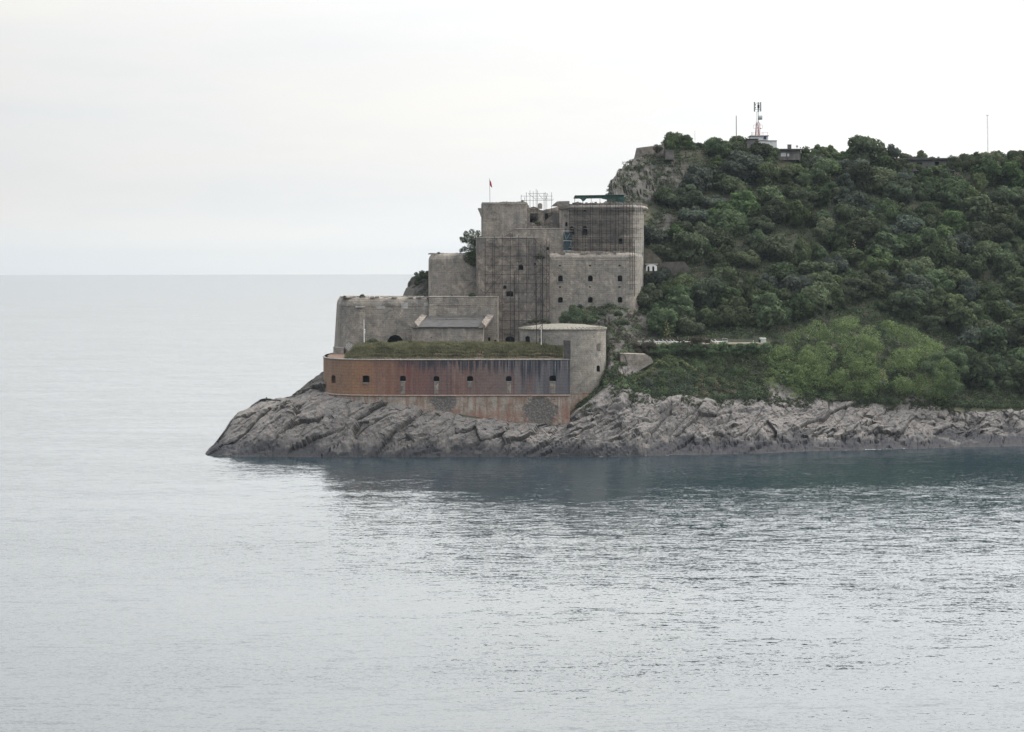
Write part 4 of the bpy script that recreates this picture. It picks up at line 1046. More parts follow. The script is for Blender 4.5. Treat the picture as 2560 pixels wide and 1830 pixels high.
cover('slope_scrub', 'leaf_brown', 420, (4.3, 6.2), (1500, 1660), lambda u, v, g, row: 780 < row < 900 and nz(u, row, 14, 12) > .45, (.25, .7), 26, .13, 57)
cover('slope_weeds', 'leaf_mid', 360, (4.3, 6.2), (1500, 1660), lambda u, v, g, row: 790 < row < 930 and nz(u, row, 14, 13) > .5, (.25, .6), 26, .13, 58)
cover('wall_scrub', 'leaf_mid', 120, (5.4, 6.8), (1612, 1730), lambda u, v, g, row: 676 < row < 700 or (row < 660 and nz(u, row, 12, 14) > .5 and row > 600), (.3, .8), 30, .15, 59)

cover('woodland', 'leaf_dark', 1500, (4.0, 7.15), (2625, 3520), lambda u, v, g, row: True, (1.4, 3.4), 70, .34, 60, .9)
cover('woodland_shrubs', 'leaf_mid', 900, (4.0, 7.15), (2625, 3520), lambda u, v, g, row: True, (1.0, 2.6), 60, .32, 61, .9)

def loose_plant(name, mat, lobes, n, size, label, cat, seed, group=None, stems=(), flat=.8, base=None, shell=.5):
    """a plant made to its own outline: lobes (column, row, depth, radius)"""
    rng = np.random.default_rng(seed)
    C_ = [W(u, r_, D_) for u, r_, D_, _ in lobes]; Rr = [q[3] for q in lobes]
    b0 = base or (np.mean([c[0] for c in C_]), np.mean([c[1] for c in C_]), min(c[2] for c in C_))
    o = thing(name, b0, label, cat, group)
    v_, f_ = leaf_cloud(rng, C_, Rr, n, size, flat, shell)
    v_ = v_ - np.array(b0)
    link('crown', np_mesh('crown', v_, f_, M[mat], False), o)
    if stems:
        m_ = MB()
        for (u0, r0, D0), (u1, r1, D1), ra in stems: m_.tube(W(u0, r0, D0), W(u1, r1, D1), ra, ra * .5, 6)
        m_.build('trunk', M['bark'], o)
    return o
# big bright thicket on the slope
rl = random.Random(12); L_ = []
for k in range(300):
    u = rl.uniform(1660, 2385); top = prof(u); f_ = rl.random() ** .9
    row = top + f_ * (990 - top); r_ = rl.choice((rl.uniform(.6, 1.1), rl.uniform(1.2, 2.8)))
    if row < top + r_ * 8.5: row = top + r_ * 8.5
    q_ = min(1, max(0, (990 - row) / (990 - top + 1))); D_ = 527 + (u - 2000) * .014 + 19 * (1 - math.cos(q_ * 1.45)) - 3.5 * rl.random() + r_
    L_.append((u, row, D_, r_))
base_L = [q for q in L_ if q[3] > 1.2]; L_ = base_L[:150]
for k in range(1500):
    u, row, D_, r_ = rl.choice(base_L); a_, b_ = rl.uniform(0, 6.283), rl.uniform(-.3, 1.4)
    cx_, cz_ = math.cos(a_) * math.cos(b_) * r_, math.sin(b_) * r_ * .9; L_.append((u + cx_ * 11, row - cz_ * 11, D_ - abs(math.sin(a_)) * math.cos(b_) * r_, rl.uniform(.28, .6)))
loose_plant('thicket', 'leaf_bright', L_, 90000, .145, 'broad mound of bright green thicket spreading above the shore rocks', 'thicket', 9, flat=.8, shell=.78,
            stems=[((u, 985, 531), (u + 20, 900, 540), .15) for u in range(1720, 2360, 60)])
# trailing bright creeper by the retaining wall
L_ = []
for a_, b_ in (((1584, 950), (1612, 935)), ((1612, 935), (1640, 908)), ((1640, 908), (1672, 888)), ((1672, 888), (1690, 898)), ((1648, 905), (1672, 912)), ((1600, 940), (1625, 925)), ((1690, 895), (1694, 915)), ((1700, 900), (1735, 925)), ((1735, 925), (1760, 912))):
    for k in range(7):
        q = k / 6; u_, r_ = a_[0] + (b_[0] - a_[0]) * q, a_[1] + (b_[1] - a_[1]) * q + rl.uniform(-3, 3); L_.append((u_, r_, ground_at(u_, r_, 3.6, 5.1).y - 2.0, rl.uniform(.25, .5)))
loose_plant('creeper', 'leaf_bright', L_, 4200, .13, 'bright green creeper trailing along the bank beside the stone retaining wall', 'creeper', 10)
# slope below the terrace: mid green and blue green masses
def bank(name, mat, ur, rr, n, leaves, seed, label, cat, size=.17, r=(.7, 1.4), dmax=None):
    rl = random.Random(seed); L_ = []
    for k in range(n):
        u = rl.uniform(*ur); row = rl.uniform(*rr); g_ = ground_at(u, row, 3.6, 5.1); rad = rl.uniform(*r)
        L_.append((u, row, (g_.y if dmax is None else min(g_.y, dmax)) - rad * .3, rad))
    loose_plant(name, mat, L_, leaves, size, label, cat, seed)
bank('shrub', 'leaf_mid', (1650, 1800), (872, 935), 60, 9000, 21, 'mid green shrubs growing close together under the sunbed terrace', 'shrubs')
bank('shrub', 'leaf_grey', (1610, 1730), (935, 985), 34, 5000, 22, 'blue grey shrubs on the bank above the shore rocks', 'shrubs')
bank('shrub', 'leaf_dark', (1790, 1870), (868, 925), 26, 4500, 23, 'dark evergreen shrub with a bare stem below the small pale cabin', 'shrubs')
bank('shrub', 'leaf_brown', (1588, 1645), (859, 884), 26, 3600, 43, 'brownish scrub at the left end of the sunbed terrace', 'shrubs', r=(.4, .8), dmax=527)
bank('shrub', 'leaf_mid', (1505, 1590), (940, 975), 22, 3000, 24, 'low green shrubs at the foot of the round tower', 'shrubs', r=(.4, .8))
bank('shrub', 'leaf_brown', (1700, 1785), (846, 880), 26, 3000, 25, 'dry brown bush sticking up in front of the sunbeds', 'shrubs', r=(.5, 1.1), dmax=527.5)
bank('shrub', 'leaf_dark', (1510, 1560), (895, 935), 14, 1800, 26, 'dark shrub between round tower and retaining wall', 'shrubs', r=(.4, .9))
bank('shrub', 'leaf_dark', (1610, 1700), (860, 900), 30, 4500, 27, 'dark green shrubs hanging over the edge of the sunbed terrace', 'shrubs', r=(.5, 1.0))
bank('shrub', 'leaf_mid', (1625, 1925), (861, 882), 110, 15000, 28, 'long belt of mid green shrubs growing up to the front edge of the sunbed terrace', 'shrubs', r=(.45, .95), dmax=527.3)
bank('shrub', 'leaf_mid', (1800, 1900), (885, 960), 30, 7000, 29, 'mid green shrubs on the bank left of the bright thicket', 'shrubs')
bank('shrub', 'leaf_brown', (1690, 1840), (930, 985), 26, 3600, 30, 'dry brown scrub low on the bank above the shore rocks', 'shrubs', r=(.5, 1.0))
L_ = []
for k in range(22):
    u = rl.uniform(2236, 2405); L_.append((u, rl.uniform(414, 428), 618.5 + rl.random(), rl.uniform(.5, 1.0)))
loose_plant('shrub', 'leaf_mid', L_, 6000, .17, 'row of green shrubs hiding the foot of the long grey house', 'shrubs', 41)
L_ = [(rl.uniform(2236, 2262), rl.uniform(398, 412), 619, rl.uniform(.6, 1.1)) for k in range(8)] + [(rl.uniform(2372, 2402), rl.uniform(395, 412), 619, rl.uniform(.6, 1.2)) for k in range(10)]
loose_plant('shrub', 'leaf_dark', L_, 3500, .17, 'dark shrubs crowding both ends of the long grey house', 'shrubs', 42)
bank('shrub', 'leaf_mid', (1650, 1900), (885, 955), 26, 9000, 44, 'taller loose green bushes standing on the bank under the sunbed terrace', 'shrubs', r=(.9, 1.8))
bank('shrub', 'leaf_dark', (1640, 1880), (880, 965), 20, 5500, 45, 'darker rounded bushes scattered among the green ones under the sunbed terrace', 'shrubs', r=(.7, 1.5))
bank('shrub', 'leaf_mid', (2310, 2420), (880, 985), 26, 7000, 46, 'mid green bushes along the lower edge of the bright thicket towards the ridge end', 'shrubs', r=(.8, 1.7), dmax=532)
# plants on the fortress
loose_plant('fig_tree', 'leaf_dark', [(1192, 600, 546, 1.7), (1183, 625, 546.5, 2.0), (1190, 640, 546, 1.8), (1172, 598, 547, 1.3), (1165, 585, 547, .8), (1180, 580, 547, .8), (1195, 582, 547, .7), (1158, 600, 547, .8), (1160, 622, 547, .7),
    (1152, 595, 547, .4), (1153, 626, 547, .5), (1170, 645, 546.2, 1.3), (1182, 655, 545.8, 1.1), (1200, 620, 545.5, 1.3), (1203, 600, 545.5, .9)], 7500, .14,
    'dark fig tree growing from the wall beside the upper bastion', 'tree', 31, stems=[((1188, 655, 546.5), (1186, 600, 546.5), .16), ((1186, 620, 546.5), (1165, 585, 547), .08), ((1186, 625, 546.5), (1158, 618, 547), .07)], flat=.95)
loose_plant('bush', 'leaf_dark', [(1438, 782, 530, 1.6), (1432, 770, 530, 1.0), (1418, 790, 530, 1.5), (1452, 790, 530, 1.5), (1470, 797, 530, 1.3), (1408, 800, 530, 1.2), (1484, 802, 530, .9), (1440, 800, 529, 1.6), (1458, 778, 530.5, .8)], 7000, .15,
    'dark round bush at the foot of the curtain wall behind the round tower', 'bush', 32)
loose_plant('bush', 'leaf_dark', [(1325, 805, 522, .6), (1340, 802, 522, .8), (1358, 801, 522, .8), (1372, 806, 522, .5), (1312, 809, 521, .35)], 2200, .12, 'low dark bush behind the left edge of the round tower roof', 'bush', 33, flat=.6)
loose_plant('bush', 'leaf_dark', [(920, 857, 531, .7), (932, 853, 531, 1.0), (943, 858, 531, .7)], 1800, .12, 'small dark bush at the foot of the lower bastion', 'bush', 34, flat=.7)
for k, (u, r_, D_, ra, lab) in enumerate(((906, 740, 536.5, .5, 'small tuft of plants on top of the lower bastion'), (862, 742, 537.5, .3, 'tiny weed at the left corner of the lower bastion top'), (1505, 782, 532, .7, 'scruffy bush under the gun openings'),
                                    (1492, 792, 531, .6, 'small shrub beside the dark round bush'), (1546, 783, 533, .8, 'shrub at the foot of the keep corner'), (1450, 763, 540.6, .4, 'weeds growing out of the curtain wall'), (1180, 737, 534.2, .6, 'weedy shrub on the middle wall top'),
                                    (1345, 556, 553, .5, 'small shrub in the ruined middle part'), (1350, 640, 540.6, .9, 'weeds at the broken end of the tall wall'), (1097, 634, 547.5, .45, 'weeds on the edge of the upper bastion'), (1306, 503, 557, .3, 'dark tuft on top of the left tower'),
                                    (1562, 805, 530, .9, 'grassy shrub on the rubble slope beside the round tower'), (1090, 690, 556, .1, ''))):
    if lab: loose_plant('bush', 'leaf_grey' if k in (2, 5) else 'leaf_dark', [(u, r_, D_, ra), (u + 8 * ra, r_ + 3, D_, ra * .7), (u - 7 * ra, r_ + 2, D_, ra * .8)], int(500 + 900 * ra), .11, lab, 'bush', 60 + k)
# scrub on the rock behind the bastion
loose_plant('bush', 'leaf_dark', [(1055, 683, 556, .8), (1048, 695, 555.5, .8), (1042, 708, 555, .7), (1062, 690, 555.5, .8), (1035, 720, 554.5, .5), (1040, 684, 557, .5)], 2200, .13, 'dark scrub covering the rock left of the upper bastion', 'bush', 90)
# ridge edge scrub on the cliff
for k, (u, r_, ra, lab) in enumerate(((1533, 455, .9, 'bush leaning out over the edge of the cliff'), (1560, 425, .6, 'small bush on the cliff edge below the ruined wall'), (1640, 385, 1.1, 'dark bush beside the small stone wall on the hilltop'), (1600, 400, 1.2, 'green bush on the slope under the ruined wall'),
                               (1625, 405, 1.1, 'dark bush between rocks below the hilltop wall'))):
    g_ = ground_at(u + 6, r_, 6.2, 7.05)
    loose_plant('bush', 'leaf_dark', [(u, r_, g_.y - .3, ra), (u + 7, r_ + 5, g_.y - .5, ra * .8), (u - 5, r_ + 7, g_.y - .4, ra * .6)], 1100, .14, lab, 'bush', 100 + k)

# flowering agave stalks
for k, (u, r0, r1, lab) in enumerate(((2135, 600, 655, 'tallest flowering agave stalk among the trees high on the hillside'), (1995, 728, 768, 'agave stalk with yellow flowers above the bright thicket'),
                                  (1667, 803, 852, 'yellow flowering agave stalk behind the sunbeds'), (2208, 922, 955, 'agave stalk with yellow flowers sticking out of the bright thicket'))):
    g_ = ground_at(u, r1, 4.6, 7.0); D_ = g_.y - 3 if k != 3 else 527
    b0 = W(u, r1 + 8, D_); o = thing('agave', b0, lab, 'agave', 'flowering agaves')
    m_ = MB(); tp_ = W(u, r0, D_); m_.tube(b0, tp_, .09, .04, 6); m_.build('stalk', M['bark'], o)
    H_ = tp_[2] - b0[2]; rr_ = random.Random(k); C_, Rr = [], []
    for j in range(16):
        f_ = .35 + .65 * j / 15; a_ = j * 2.4; w_ = .75 * (1.15 - f_) + .12
        C_.append((math.cos(a_) * w_, math.sin(a_) * w_, H_ * f_)); Rr.append(.16)
    v_, f_ = leaf_cloud(np.random.default_rng(k), C_, Rr, 420, .09, .45, .2); link('flowers', np_mesh('flowers', v_, f_, M['leaf_yellow'], False), o)
    m_ = MB()
    for j in range(18):
        a_ = j * 2.4; l_ = rr_.uniform(.8, 1.2); c_, s_ = math.cos(a_), math.sin(a_)
        p0 = Vector(b0); q_ = p0 + Vector((c_ * l_ * .5, s_ * l_ * .5, .5 * l_)); e_ = p0 + Vector((c_ * l_, s_ * l_, .75 * l_)); sd = Vector((-s_, c_, 0)) * .09
        m_.quad(tuple(p0 - sd), tuple(p0 + sd), tuple(q_ + sd * .8), tuple(q_ - sd * .8)); m_.tri(tuple(q_ - sd * .8), tuple(q_ + sd * .8), tuple(e_))
    m_.build('leaves', M['leaf_agave'], o)
# bare twigs above the thicket
tw_ = thing('dead_tree', W(2070, 800, 545), 'leafless branching tree sticking up from the top of the bright thicket', 'tree')
m_ = MB(); rr_ = random.Random(6)
for u0, r0, u1, r1 in ((2072, 810, 2055, 775), (2055, 775, 2040, 765), (2072, 810, 2086, 770), (2086, 770, 2095, 760), (2086, 772, 2078, 760), (2060, 785, 2066, 764), (2072, 815, 2072, 830), (2060, 800, 2035, 780)): m_.tube(W(u0, r0, 548), W(u1, r1, 548), .045, .02, 5)
m_.build('branches', plain('grey_twigs', (0.13, 0.12, 0.11)), tw_)

# earth bank with grass inside the battery
gu = np.linspace(858, 1412, 120); gv = np.linspace(0, 1, 26)
U_, V_ = np.meshgrid(gu, gv, indexing='ij')
Dg = np.interp(V_, [0, .45, 1], [507.6, 515.5, 532]) + np.where(U_ < 900, (900 - U_) * .05, 0)
Hh = np.interp(U_, [858, 872, 890, 930, 1405, 1412], [-.1, .7, 2.2, 2.55, 2.6, 2.3]) * np.interp(V_, [0, .08, .17, .3, 1], [-.05, .45, .85, 1.0, 1.0])
Xg = (U_ - CX) / FPX * Dg
Zg = zr + Hh + (fbm(Xg * .5, Dg * .5, Dg * 0, 4, 71) - .5) * 1.3 * np.clip(Hh, 0, 1)
vv_ = np.stack([Xg, Dg, Zg], -1).reshape(-1, 3); a_ = (np.arange(119)[:, None] * 26 + np.arange(25)[None]).ravel()
gm = np_mesh('earth_bank', vv_, np.stack([a_, a_ + 26, a_ + 27, a_ + 1], -1), plain('earth', (0.17, 0.14, 0.10), .95, var=.4, sc_=.6))
tag(link('earth_bank', gm), kind='structure')
def blades(name, mat, n, seed, hgt, cond=None, vr=(0.02, .62)):
    rng = np.random.default_rng(seed); out = []
    u = rng.uniform(862, 1408, n); v = rng.uniform(*vr, n)
    iu = np.clip(((u - 858) / (1412 - 858) * 119).astype(int), 0, 119); iv = np.clip((v * 25).astype(int), 0, 25)
    p = np.stack([(u - CX) / FPX * Dg[iu, iv], Dg[iu, iv] + rng.uniform(-.3, .3, n), Zg[iu, iv] - .03], -1)
    k = vnoise(u / 30, v * 4, u * 0, seed); keep = (k > .35) if cond is None else cond(u, v, k); p = p[keep]; m = len(p)
    a = rng.uniform(0, 6.28, m); d = np.stack([np.cos(a), np.sin(a), 0 * a], -1) * (.05 + .05 * rng.random(m))[:, None]
    h = hgt * rng.uniform(.5, 1.3, m) ; le = rng.normal(size=(m, 3)) * np.array([.12, .12, 0]); tip = p + le; tip[:, 2] += h
    v_ = np.stack([p - d, p + d, tip], 1).reshape(-1, 3)
    return tag(link(name, np_mesh(name, v_, np.arange(3 * m).reshape(-1, 3), M[mat], False)), kind='stuff')
blades('grass', 'grass', 60000, 1, .65, lambda u, v, k: k > .12)
blades('dry_grass', 'grass_dry', 26000, 2, .6, lambda u, v, k: (k > .5) | (v > .28))
blades('dark_grass', 'leaf_brown', 30000, 3, .5, lambda u, v, k: (k > .35) & ((v < .22) | (u > 1340)))
# ------------------------------------------------------------------ scaffolding
def scaffold(name, base, label, ups, levels, D_of, mat=None, planks=True, r=.05, gap=1.1, diag=(), sunlit_pale=True, into=None, rails=True):
    """ups: (column, top row, bottom row, front 1 / rear 0); levels: (row, first column, last column)"""
    o = into or thing(name, base, label, 'scaffold', 'scaffolding on the fortress')
    mat = mat or M['pole']
    for u, r0, r1, fr in ups:
        D_ = D_of(u) - (gap if fr else .25); x = X(u, D_, (r0 + r1) / 2); m_ = MB(); m_.tube((x, D_, Z(r1, D_, u)), (x, D_, Z(r0, D_, u)), r, r, 6); m_.build('upright', M['pole_pale'] if u > 1587 and sunlit_pale else mat, o)  # corner uprights take the pale tube colour to imitate sunlight on them
    for row, u0, u1 in levels:
        for off, dz in ((gap + .06, 0), (gap + .06, 1.0))[:2 if rails else 1]:
            m_ = MB(); n = max(1, int((u1 - u0) / 14)); pr_ = None
            for k in range(n + 1):
                u = u0 + (u1 - u0) * k / n; D_ = D_of(u) - off; q = (X(u, D_, row), D_, Z(row, D_, u) + dz)
                if pr_: m_.tube(pr_, q, r * .8, r * .8, 5)
                pr_ = q
            m_.build('ledger' if dz == 0 else 'guard_rail', mat, o)
        if planks:
            m_ = MB(); n = max(1, int((u1 - u0) / 20)); prev = None
            for k in range(n):
                a_, b_ = u0 + (u1 - u0) * k / n, u0 + (u1 - u0) * (k + 1) / n - .6; Da, Db = D_of(a_), D_of(b_)
                za = Z(row, Da - .6, a_) - .05
                m_.prism([(X(a_, Da - gap), Da - gap + .1), (X(b_, Db - gap), Db - gap + .1), (X(b_, Db - .3), Db - .3), (X(a_, Da - .3), Da - .3)], za - .12, za + .08)
            m_.build('walkway', M['plank'], o)
    for u0, r0, u1, r1 in diag:
        m_ = MB(); Da, Db = D_of(u0) - gap - .12, D_of(u1) - gap - .12; m_.tube(W(u0, r0, Da), W(u1, r1, Db), r * .8, r * .8, 5); m_.build('brace', mat, o)
    return o
rs_ = random.Random(2)
Dtall = lambda u: float(np.interp(u, [1205, 1355, 1380], [541, 540.3, 540.8]))
ups = [(1213, 594, 735, 1), (1232, 594, 735, 0), (1236, 590, 735, 1), (1255.5, 585, 858, 1), (1276, 590, 858, 1), (1286, 680, 858, 0), (1297, 588, 858, 1), (1317, 592, 858, 1), (1322, 600, 700, 0), (1335, 580, 700, 1), (1340, 597, 845, 0),
       (1352, 610, 858, 1), (1357, 640, 800, 0), (1367, 600, 800, 1), (1373, 606, 800, 1)]
lev = [(r_, 1211 if r_ < 735 else 1250, 1374) for r_ in (617, 640, 663, 686, 709, 732, 755, 778, 801, 824)]
scaffold('scaffolding', W(1290, 858, 540), 'tall dark tube scaffold covering the brownish wall left of the curtain wall', ups, lev, Dtall, planks=False, rails=False, r=.06,
         diag=[(1213, 735, 1255, 686), (1335, 597, 1373, 640), (1335, 640, 1373, 686), (1373, 686, 1335, 732), (1335, 732, 1373, 778)])
Dkeep = lambda u: float(np.interp(u, [1395, 1402, 1425, 1560, 1582, 1600, 1609, 1612], [551, 549.6, 548.2, 546.6, 547.3, 550.0, 555, 560]))
ups = []
for u in (1424, 1437, 1443, 1457, 1463, 1476, 1482, 1499, 1503, 1517, 1526, 1539, 1546, 1559, 1567): ups.append((u, rs_.uniform(498, 512), 632, rs_.random() < .6))
for u in (1574, 1581, 1588, 1593, 1598, 1603, 1607): ups.append((u, rs_.uniform(504, 516), 632, 1))
lev = [(r_, 1422, 1608) for r_ in (523, 547, 570.5, 594, 617)]
ks = scaffold('scaffolding', W(1515, 632, 548), 'wide scaffold of thin tubes wrapped round the keep and down its lit right corner', ups, lev, Dkeep, r=.06)
Dlow = lambda u: float(np.interp(u, [1565, 1582, 1596, 1605, 1609, 1613], [540.9, 541.9, 544.8, 549.5, 556, 561]))
scaffold('', None, '', [(u, 600, 740 - (u < 1585) * 16, k % 3 != 2) for k, u in enumerate((1575, 1581, 1586, 1590, 1594, 1598, 1602, 1605, 1608))], [(r_, 1574, 1609) for r_ in (642, 665, 688, 711, 733)], Dlow, r=.055, into=ks, gap=.9)
Dtop = lambda u: 560.0
ups = [(1295, 520, 575, 1), (1303, 487, 575, 1), (1312, 492, 575, 0), (1316, 481, 575, 1), (1325, 476, 572, 0), (1333, 478, 575, 1), (1340.5, 472, 575, 1), (1344, 476, 572, 0), (1360, 482, 545, 1), (1363, 480, 545, 0), (1367, 486, 560, 0), (1379, 481, 572, 1)]
lev = [(501, 1303, 1382), (535, 1295, 1345)]
scaffold('scaffolding', W(1340, 575, 559), 'open tangle of scaffold poles standing above the ruined middle part against the sky', ups, lev, Dtop, planks=False, r=.045, gap=.8,
         diag=[(1321, 484, 1369, 484), (1321, 484, 1340, 499), (1346, 484, 1357, 498), (1369, 484, 1364, 499), (1341, 497, 1384, 498), (1303, 518, 1345, 518)])
ups = [(1423, 486, 512, 1), (1428, 494, 512, 0), (1409, 575, 632, 1), (1432, 575, 632, 1)]
# long poles standing in the court in front of the round tower
lp = scaffold('scaffolding', W(1348, 858, 507), 'two long dark poles with cross ties in front of the round tower', [(1341, 700, 860, 1), (1355.5, 640, 860, 1)], [], lambda u: 506.5, r=.07, diag=[(1341, 800, 1355, 775), (1341, 760, 1355, 735), (1341, 830, 1355, 812)])
pp = thing('white_pole', W(1353, 858, 506), 'short pale pipe standing against the round tower between two dark poles', 'pipe')
m_ = MB(); m_.tube(W(1353, 862, 506), W(1353, 818, 506), .12, .12, 8); m_.build('pipe', M['pole_pale'], pp)

# green canopy on the keep
cn = thing('canopy', W(1500, 505, 552), 'dark green sheet canopy on poles over the top of the keep', 'canopy')
m_ = MB()
for k in range(12):
    a_, b_ = 1437 + 125 * k / 12, 1437 + 125 * (k + 1) / 12; za, zb_ = Z(488.5 - k * .12, 549), Z(488.5 - (k + 1) * .12, 549)
    i = len(m_.v)
    m_.v += [(X(a_, 549, 490), 549, za), (X(b_, 549, 490), 549, zb_), (X(b_, 549, 490), 561, zb_ - .35), (X(a_, 549, 490), 561, za - .35), (X(a_, 549, 490), 549, za - .12), (X(b_, 549, 490), 549, zb_ - .12), (X(b_, 549, 490), 561, zb_ - .47), (X(a_, 549, 490), 561, za - .47)]
    m_.f += [(i, i + 1, i + 2, i + 3), (i + 7, i + 6, i + 5, i + 4), (i, i + 4, i + 5, i + 1)]
m_.build('sheet', M['green_net'], cn)
m_ = MB()
def net(pts, D_):
    i = len(m_.v); m_.v.extend([W(u, r_, D_) for u, r_ in pts]); m_.v.extend([W(u, r_, D_ + .06) for u, r_ in pts]); n = len(pts)
    m_.f.append(tuple(range(i + n - 1, i - 1, -1))); m_.f.append(tuple(range(i + n, i + 2 * n)))
    for k in range(n): m_.f.append((i + k, i + (k + 1) % n, i + n + (k + 1) % n, i + n + k))
net([(1437, 489), (1474, 489), (1461, 502), (1457, 504), (1452, 498), (1444, 495), (1437, 497)], 549.1)
net([(1470, 489), (1504, 489), (1504, 495), (1492, 494), (1478, 495)], 549.2); net([(1504, 489), (1560, 488), (1556, 503), (1551, 512), (1543, 508), (1540, 498), (1520, 500), (1504, 497)], 549.3)
net([(1549, 493), (1566, 492), (1562, 500), (1555, 512), (1548, 509)], 548.6)
m_.build('hanging_net', M['green_net'], cn)
for u in (1437, 1457, 1478, 1500, 1520, 1540, 1559):
    m_ = MB(); m_.tube(W(u, 512, 549.2), W(u, 489, 549.2), .05, .05, 6); m_.build('post', M['pole'], cn)
nt = thing('netting', W(1418, 632, 548), 'dark green debris netting hung on a small stair scaffold between block and keep', 'netting')
m_ = MB(); m_.box(X(1409, 548), X(1430, 548), 547.7, 547.8, Z(630, 548), Z(582, 548)); m_.build('net', plain('dark_net', (0.03, 0.055, 0.065)), nt)
for r_ in (577.5, 602, 627): 
    m_ = MB(); m_.tube(W(1408, r_, 547.5), W(1433, r_, 547.5), .06, .06, 6); m_.build('rail', M['pole_pale'], nt)
for u0, r0, u1, r1 in ((1410, 580, 1416, 600), (1426, 602, 1430, 625), (1430, 602, 1425, 615), (1417, 597, 1425, 583)):
    m_ = MB(); m_.tube(W(u0, r0, 547.45), W(u1, r1, 547.45), .05, .05, 6); m_.build('brace', plain('blue_grey_tube', (.2, .25, .27)), nt)

# ------------------------------------------------------------------ flag, poles and the painted mark
fg = thing('flagpole', W(1224.5, 507, 558), 'thin flagpole with a limp red flag on the upper left tower', 'flagpole')
m_ = MB(); m_.tube(W(1225, 508, 558), W(1223.8, 446, 558), .06, .04, 8); m_.build('pole', M['grey_metal'], fg)
m_ = MB(); P_ = [(1224, 450), (1227, 453), (1229, 460), (1230.5, 469), (1227.5, 467.5), (1225.5, 464), (1224.2, 462)]
i = 0
for yy in (0, .05): m_.v += [(W(u, r_, 558)[0], 558 + yy + .12 * math.sin(k * 1.7), W(u, r_, 558)[2]) for k, (u, r_) in enumerate(P_)]
n = len(P_); m_.f += [tuple(range(n - 1, -1, -1)), tuple(range(n, 2 * n))] + [(k, (k + 1) % n, n + (k + 1) % n, n + k) for k in range(n)]
m_.build('flag', M['red'], fg)
wp = thing('white_pole', W(910, 864, 527), 'slender white pole standing on the grassy terrace in front of the lower bastion', 'pole')
m_ = MB(); m_.tube(W(910.5, 866, 527), W(909.8, 799, 527), .10, .06, 8); m_.build('pole', M['white'], wp)
for r_ in (824, 828, 832): 
    m_ = MB(); x_, y_, z2_ = W(912, r_, 527); m_.box(x_ - .12, x_ + .12, y_ - .05, y_ + .05, z2_ - .1, z2_ + .1); m_.build('fitting', M['white'], wp)
m_ = MB()
for k in range(4):
    w_ = 8.5 - k * 1.2; r0 = 876 - k * 4.2
    for s_ in (-1, 1):
        if k == 3: w_ = 3
        a_, b_ = W(872, r0, 534.0), W(872 + s_ * w_, r0 - w_ * .85, 534.0)
        m_.tube(a_, b_, .045, .045, 4)
for u, r_ in ((866, 862), (870, 859), (875, 859), (879, 862), (872.3, 857)):
    x_, y_, z2_ = W(u, r_, 534.0); m_.box(x_ - .05, x_ + .05, y_ - .04, y_ + .04, z2_ - .1, z2_ + .1)
m_.build('painted_mark', M['white'], fort)
m_ = MB()
for a_, b_ in (((1268, 632), (1268, 641)), ((1268, 632), (1273, 633)), ((1273, 633), (1273, 638)), ((1267, 641), (1274, 641)), ((1277, 629), (1281, 631)), ((1281, 631), (1281, 636)), ((1278, 636), (1281, 636)), ((1277, 627), (1283, 627))):
    m_.tube(W(*a_, 540.75), W(*b_, 540.75), .06, .06, 4)
m_.build('painted_mark', M['whitewash'], fort)

# ------------------------------------------------------------------ hilltop
def box_px(m_, u0, u1, r0, r1, D0, D1, dz=0): m_.box(X(u0, D0, r0), X(u1, D0, r0), D0, D1, Z(r1, D0, u0), Z(r0, D0, u0), dz=dz)
rw = thing('ruined_wall', W(1610, 400, 612), 'old stone retaining wall with a straight top at the left end of the hilltop', 'wall')
m_ = MB(); P_ = [(1580, 412), (1582, 402), (1586, 392), (1591, 370), (1640, 363.5), (1660, 362), (1660, 420)]
m_.v = [W(u, r_, 608 + (u - 1580) * .04) for u, r_ in P_] + [(W(u, r_, 618)[0], 618 + (u - 1580) * .04, W(u, r_, 618)[2] - .3) for u, r_ in P_]; n = len(P_)
m_.f = [tuple(range(n - 1, -1, -1)), tuple(range(n, 2 * n))] + [(k, (k + 1) % n, n + (k + 1) % n, n + k) for k in range(n)]
place(solid(m_), 'wall', M['stone_dark'], rw)
sw = thing('small_wall', W(1674, 397, 606), 'short square block of grey wall below the trees on the hilltop', 'wall')
m_ = MB(); box_px(m_, 1664, 1684.5, 376.5, 399, 607, 611); m_.build('wall', M['concrete'], sw); m_ = MB(); box_px(m_, 1663, 1685.5, 375.6, 376.4, 606.8, 611.2); m_.build('coping', M['stone'], sw)
hs = thing('mast_house', W(1905, 372, 618), 'white two-tier flat roofed house under the antenna mast', 'house')
m_ = MB(); box_px(m_, 1896, 1942, 352, 380, 616, 626); lw = m_.build('wall', M['whitewash'], hs)
m_ = MB(); box_px(m_, 1895, 1943, 350.8, 351.8, 615.8, 626.2); m_.build('parapet', M['coping'], hs)
m_ = MB(); box_px(m_, 1867, 1895.6, 348, 380, 617, 626); m_.build('side_wing', M['concrete'], hs)
m_ = MB(); box_px(m_, 1865.5, 1897, 346.5, 347.8, 616.6, 626.4); m_.build('side_roof', M['roof'], hs)
m_ = MB(); box_px(m_, 1878, 1920.5, 340, 350.6, 617.2, 624); up = m_.build('upper_storey', M['whitewash'], hs)
m_ = MB(); box_px(m_, 1876, 1922.5, 338.4, 339.8, 616.8, 624.4); m_.build('roof_slab', M['coping'], up)
m_ = MB(); extr(m_, arch_pts(X(1909, 617, 345), X(1916, 617, 345), Z(349.6, 617), Z(341.2, 617), .3), 617.10, 617.3); m_.build('window', M['blue_dark'], up)
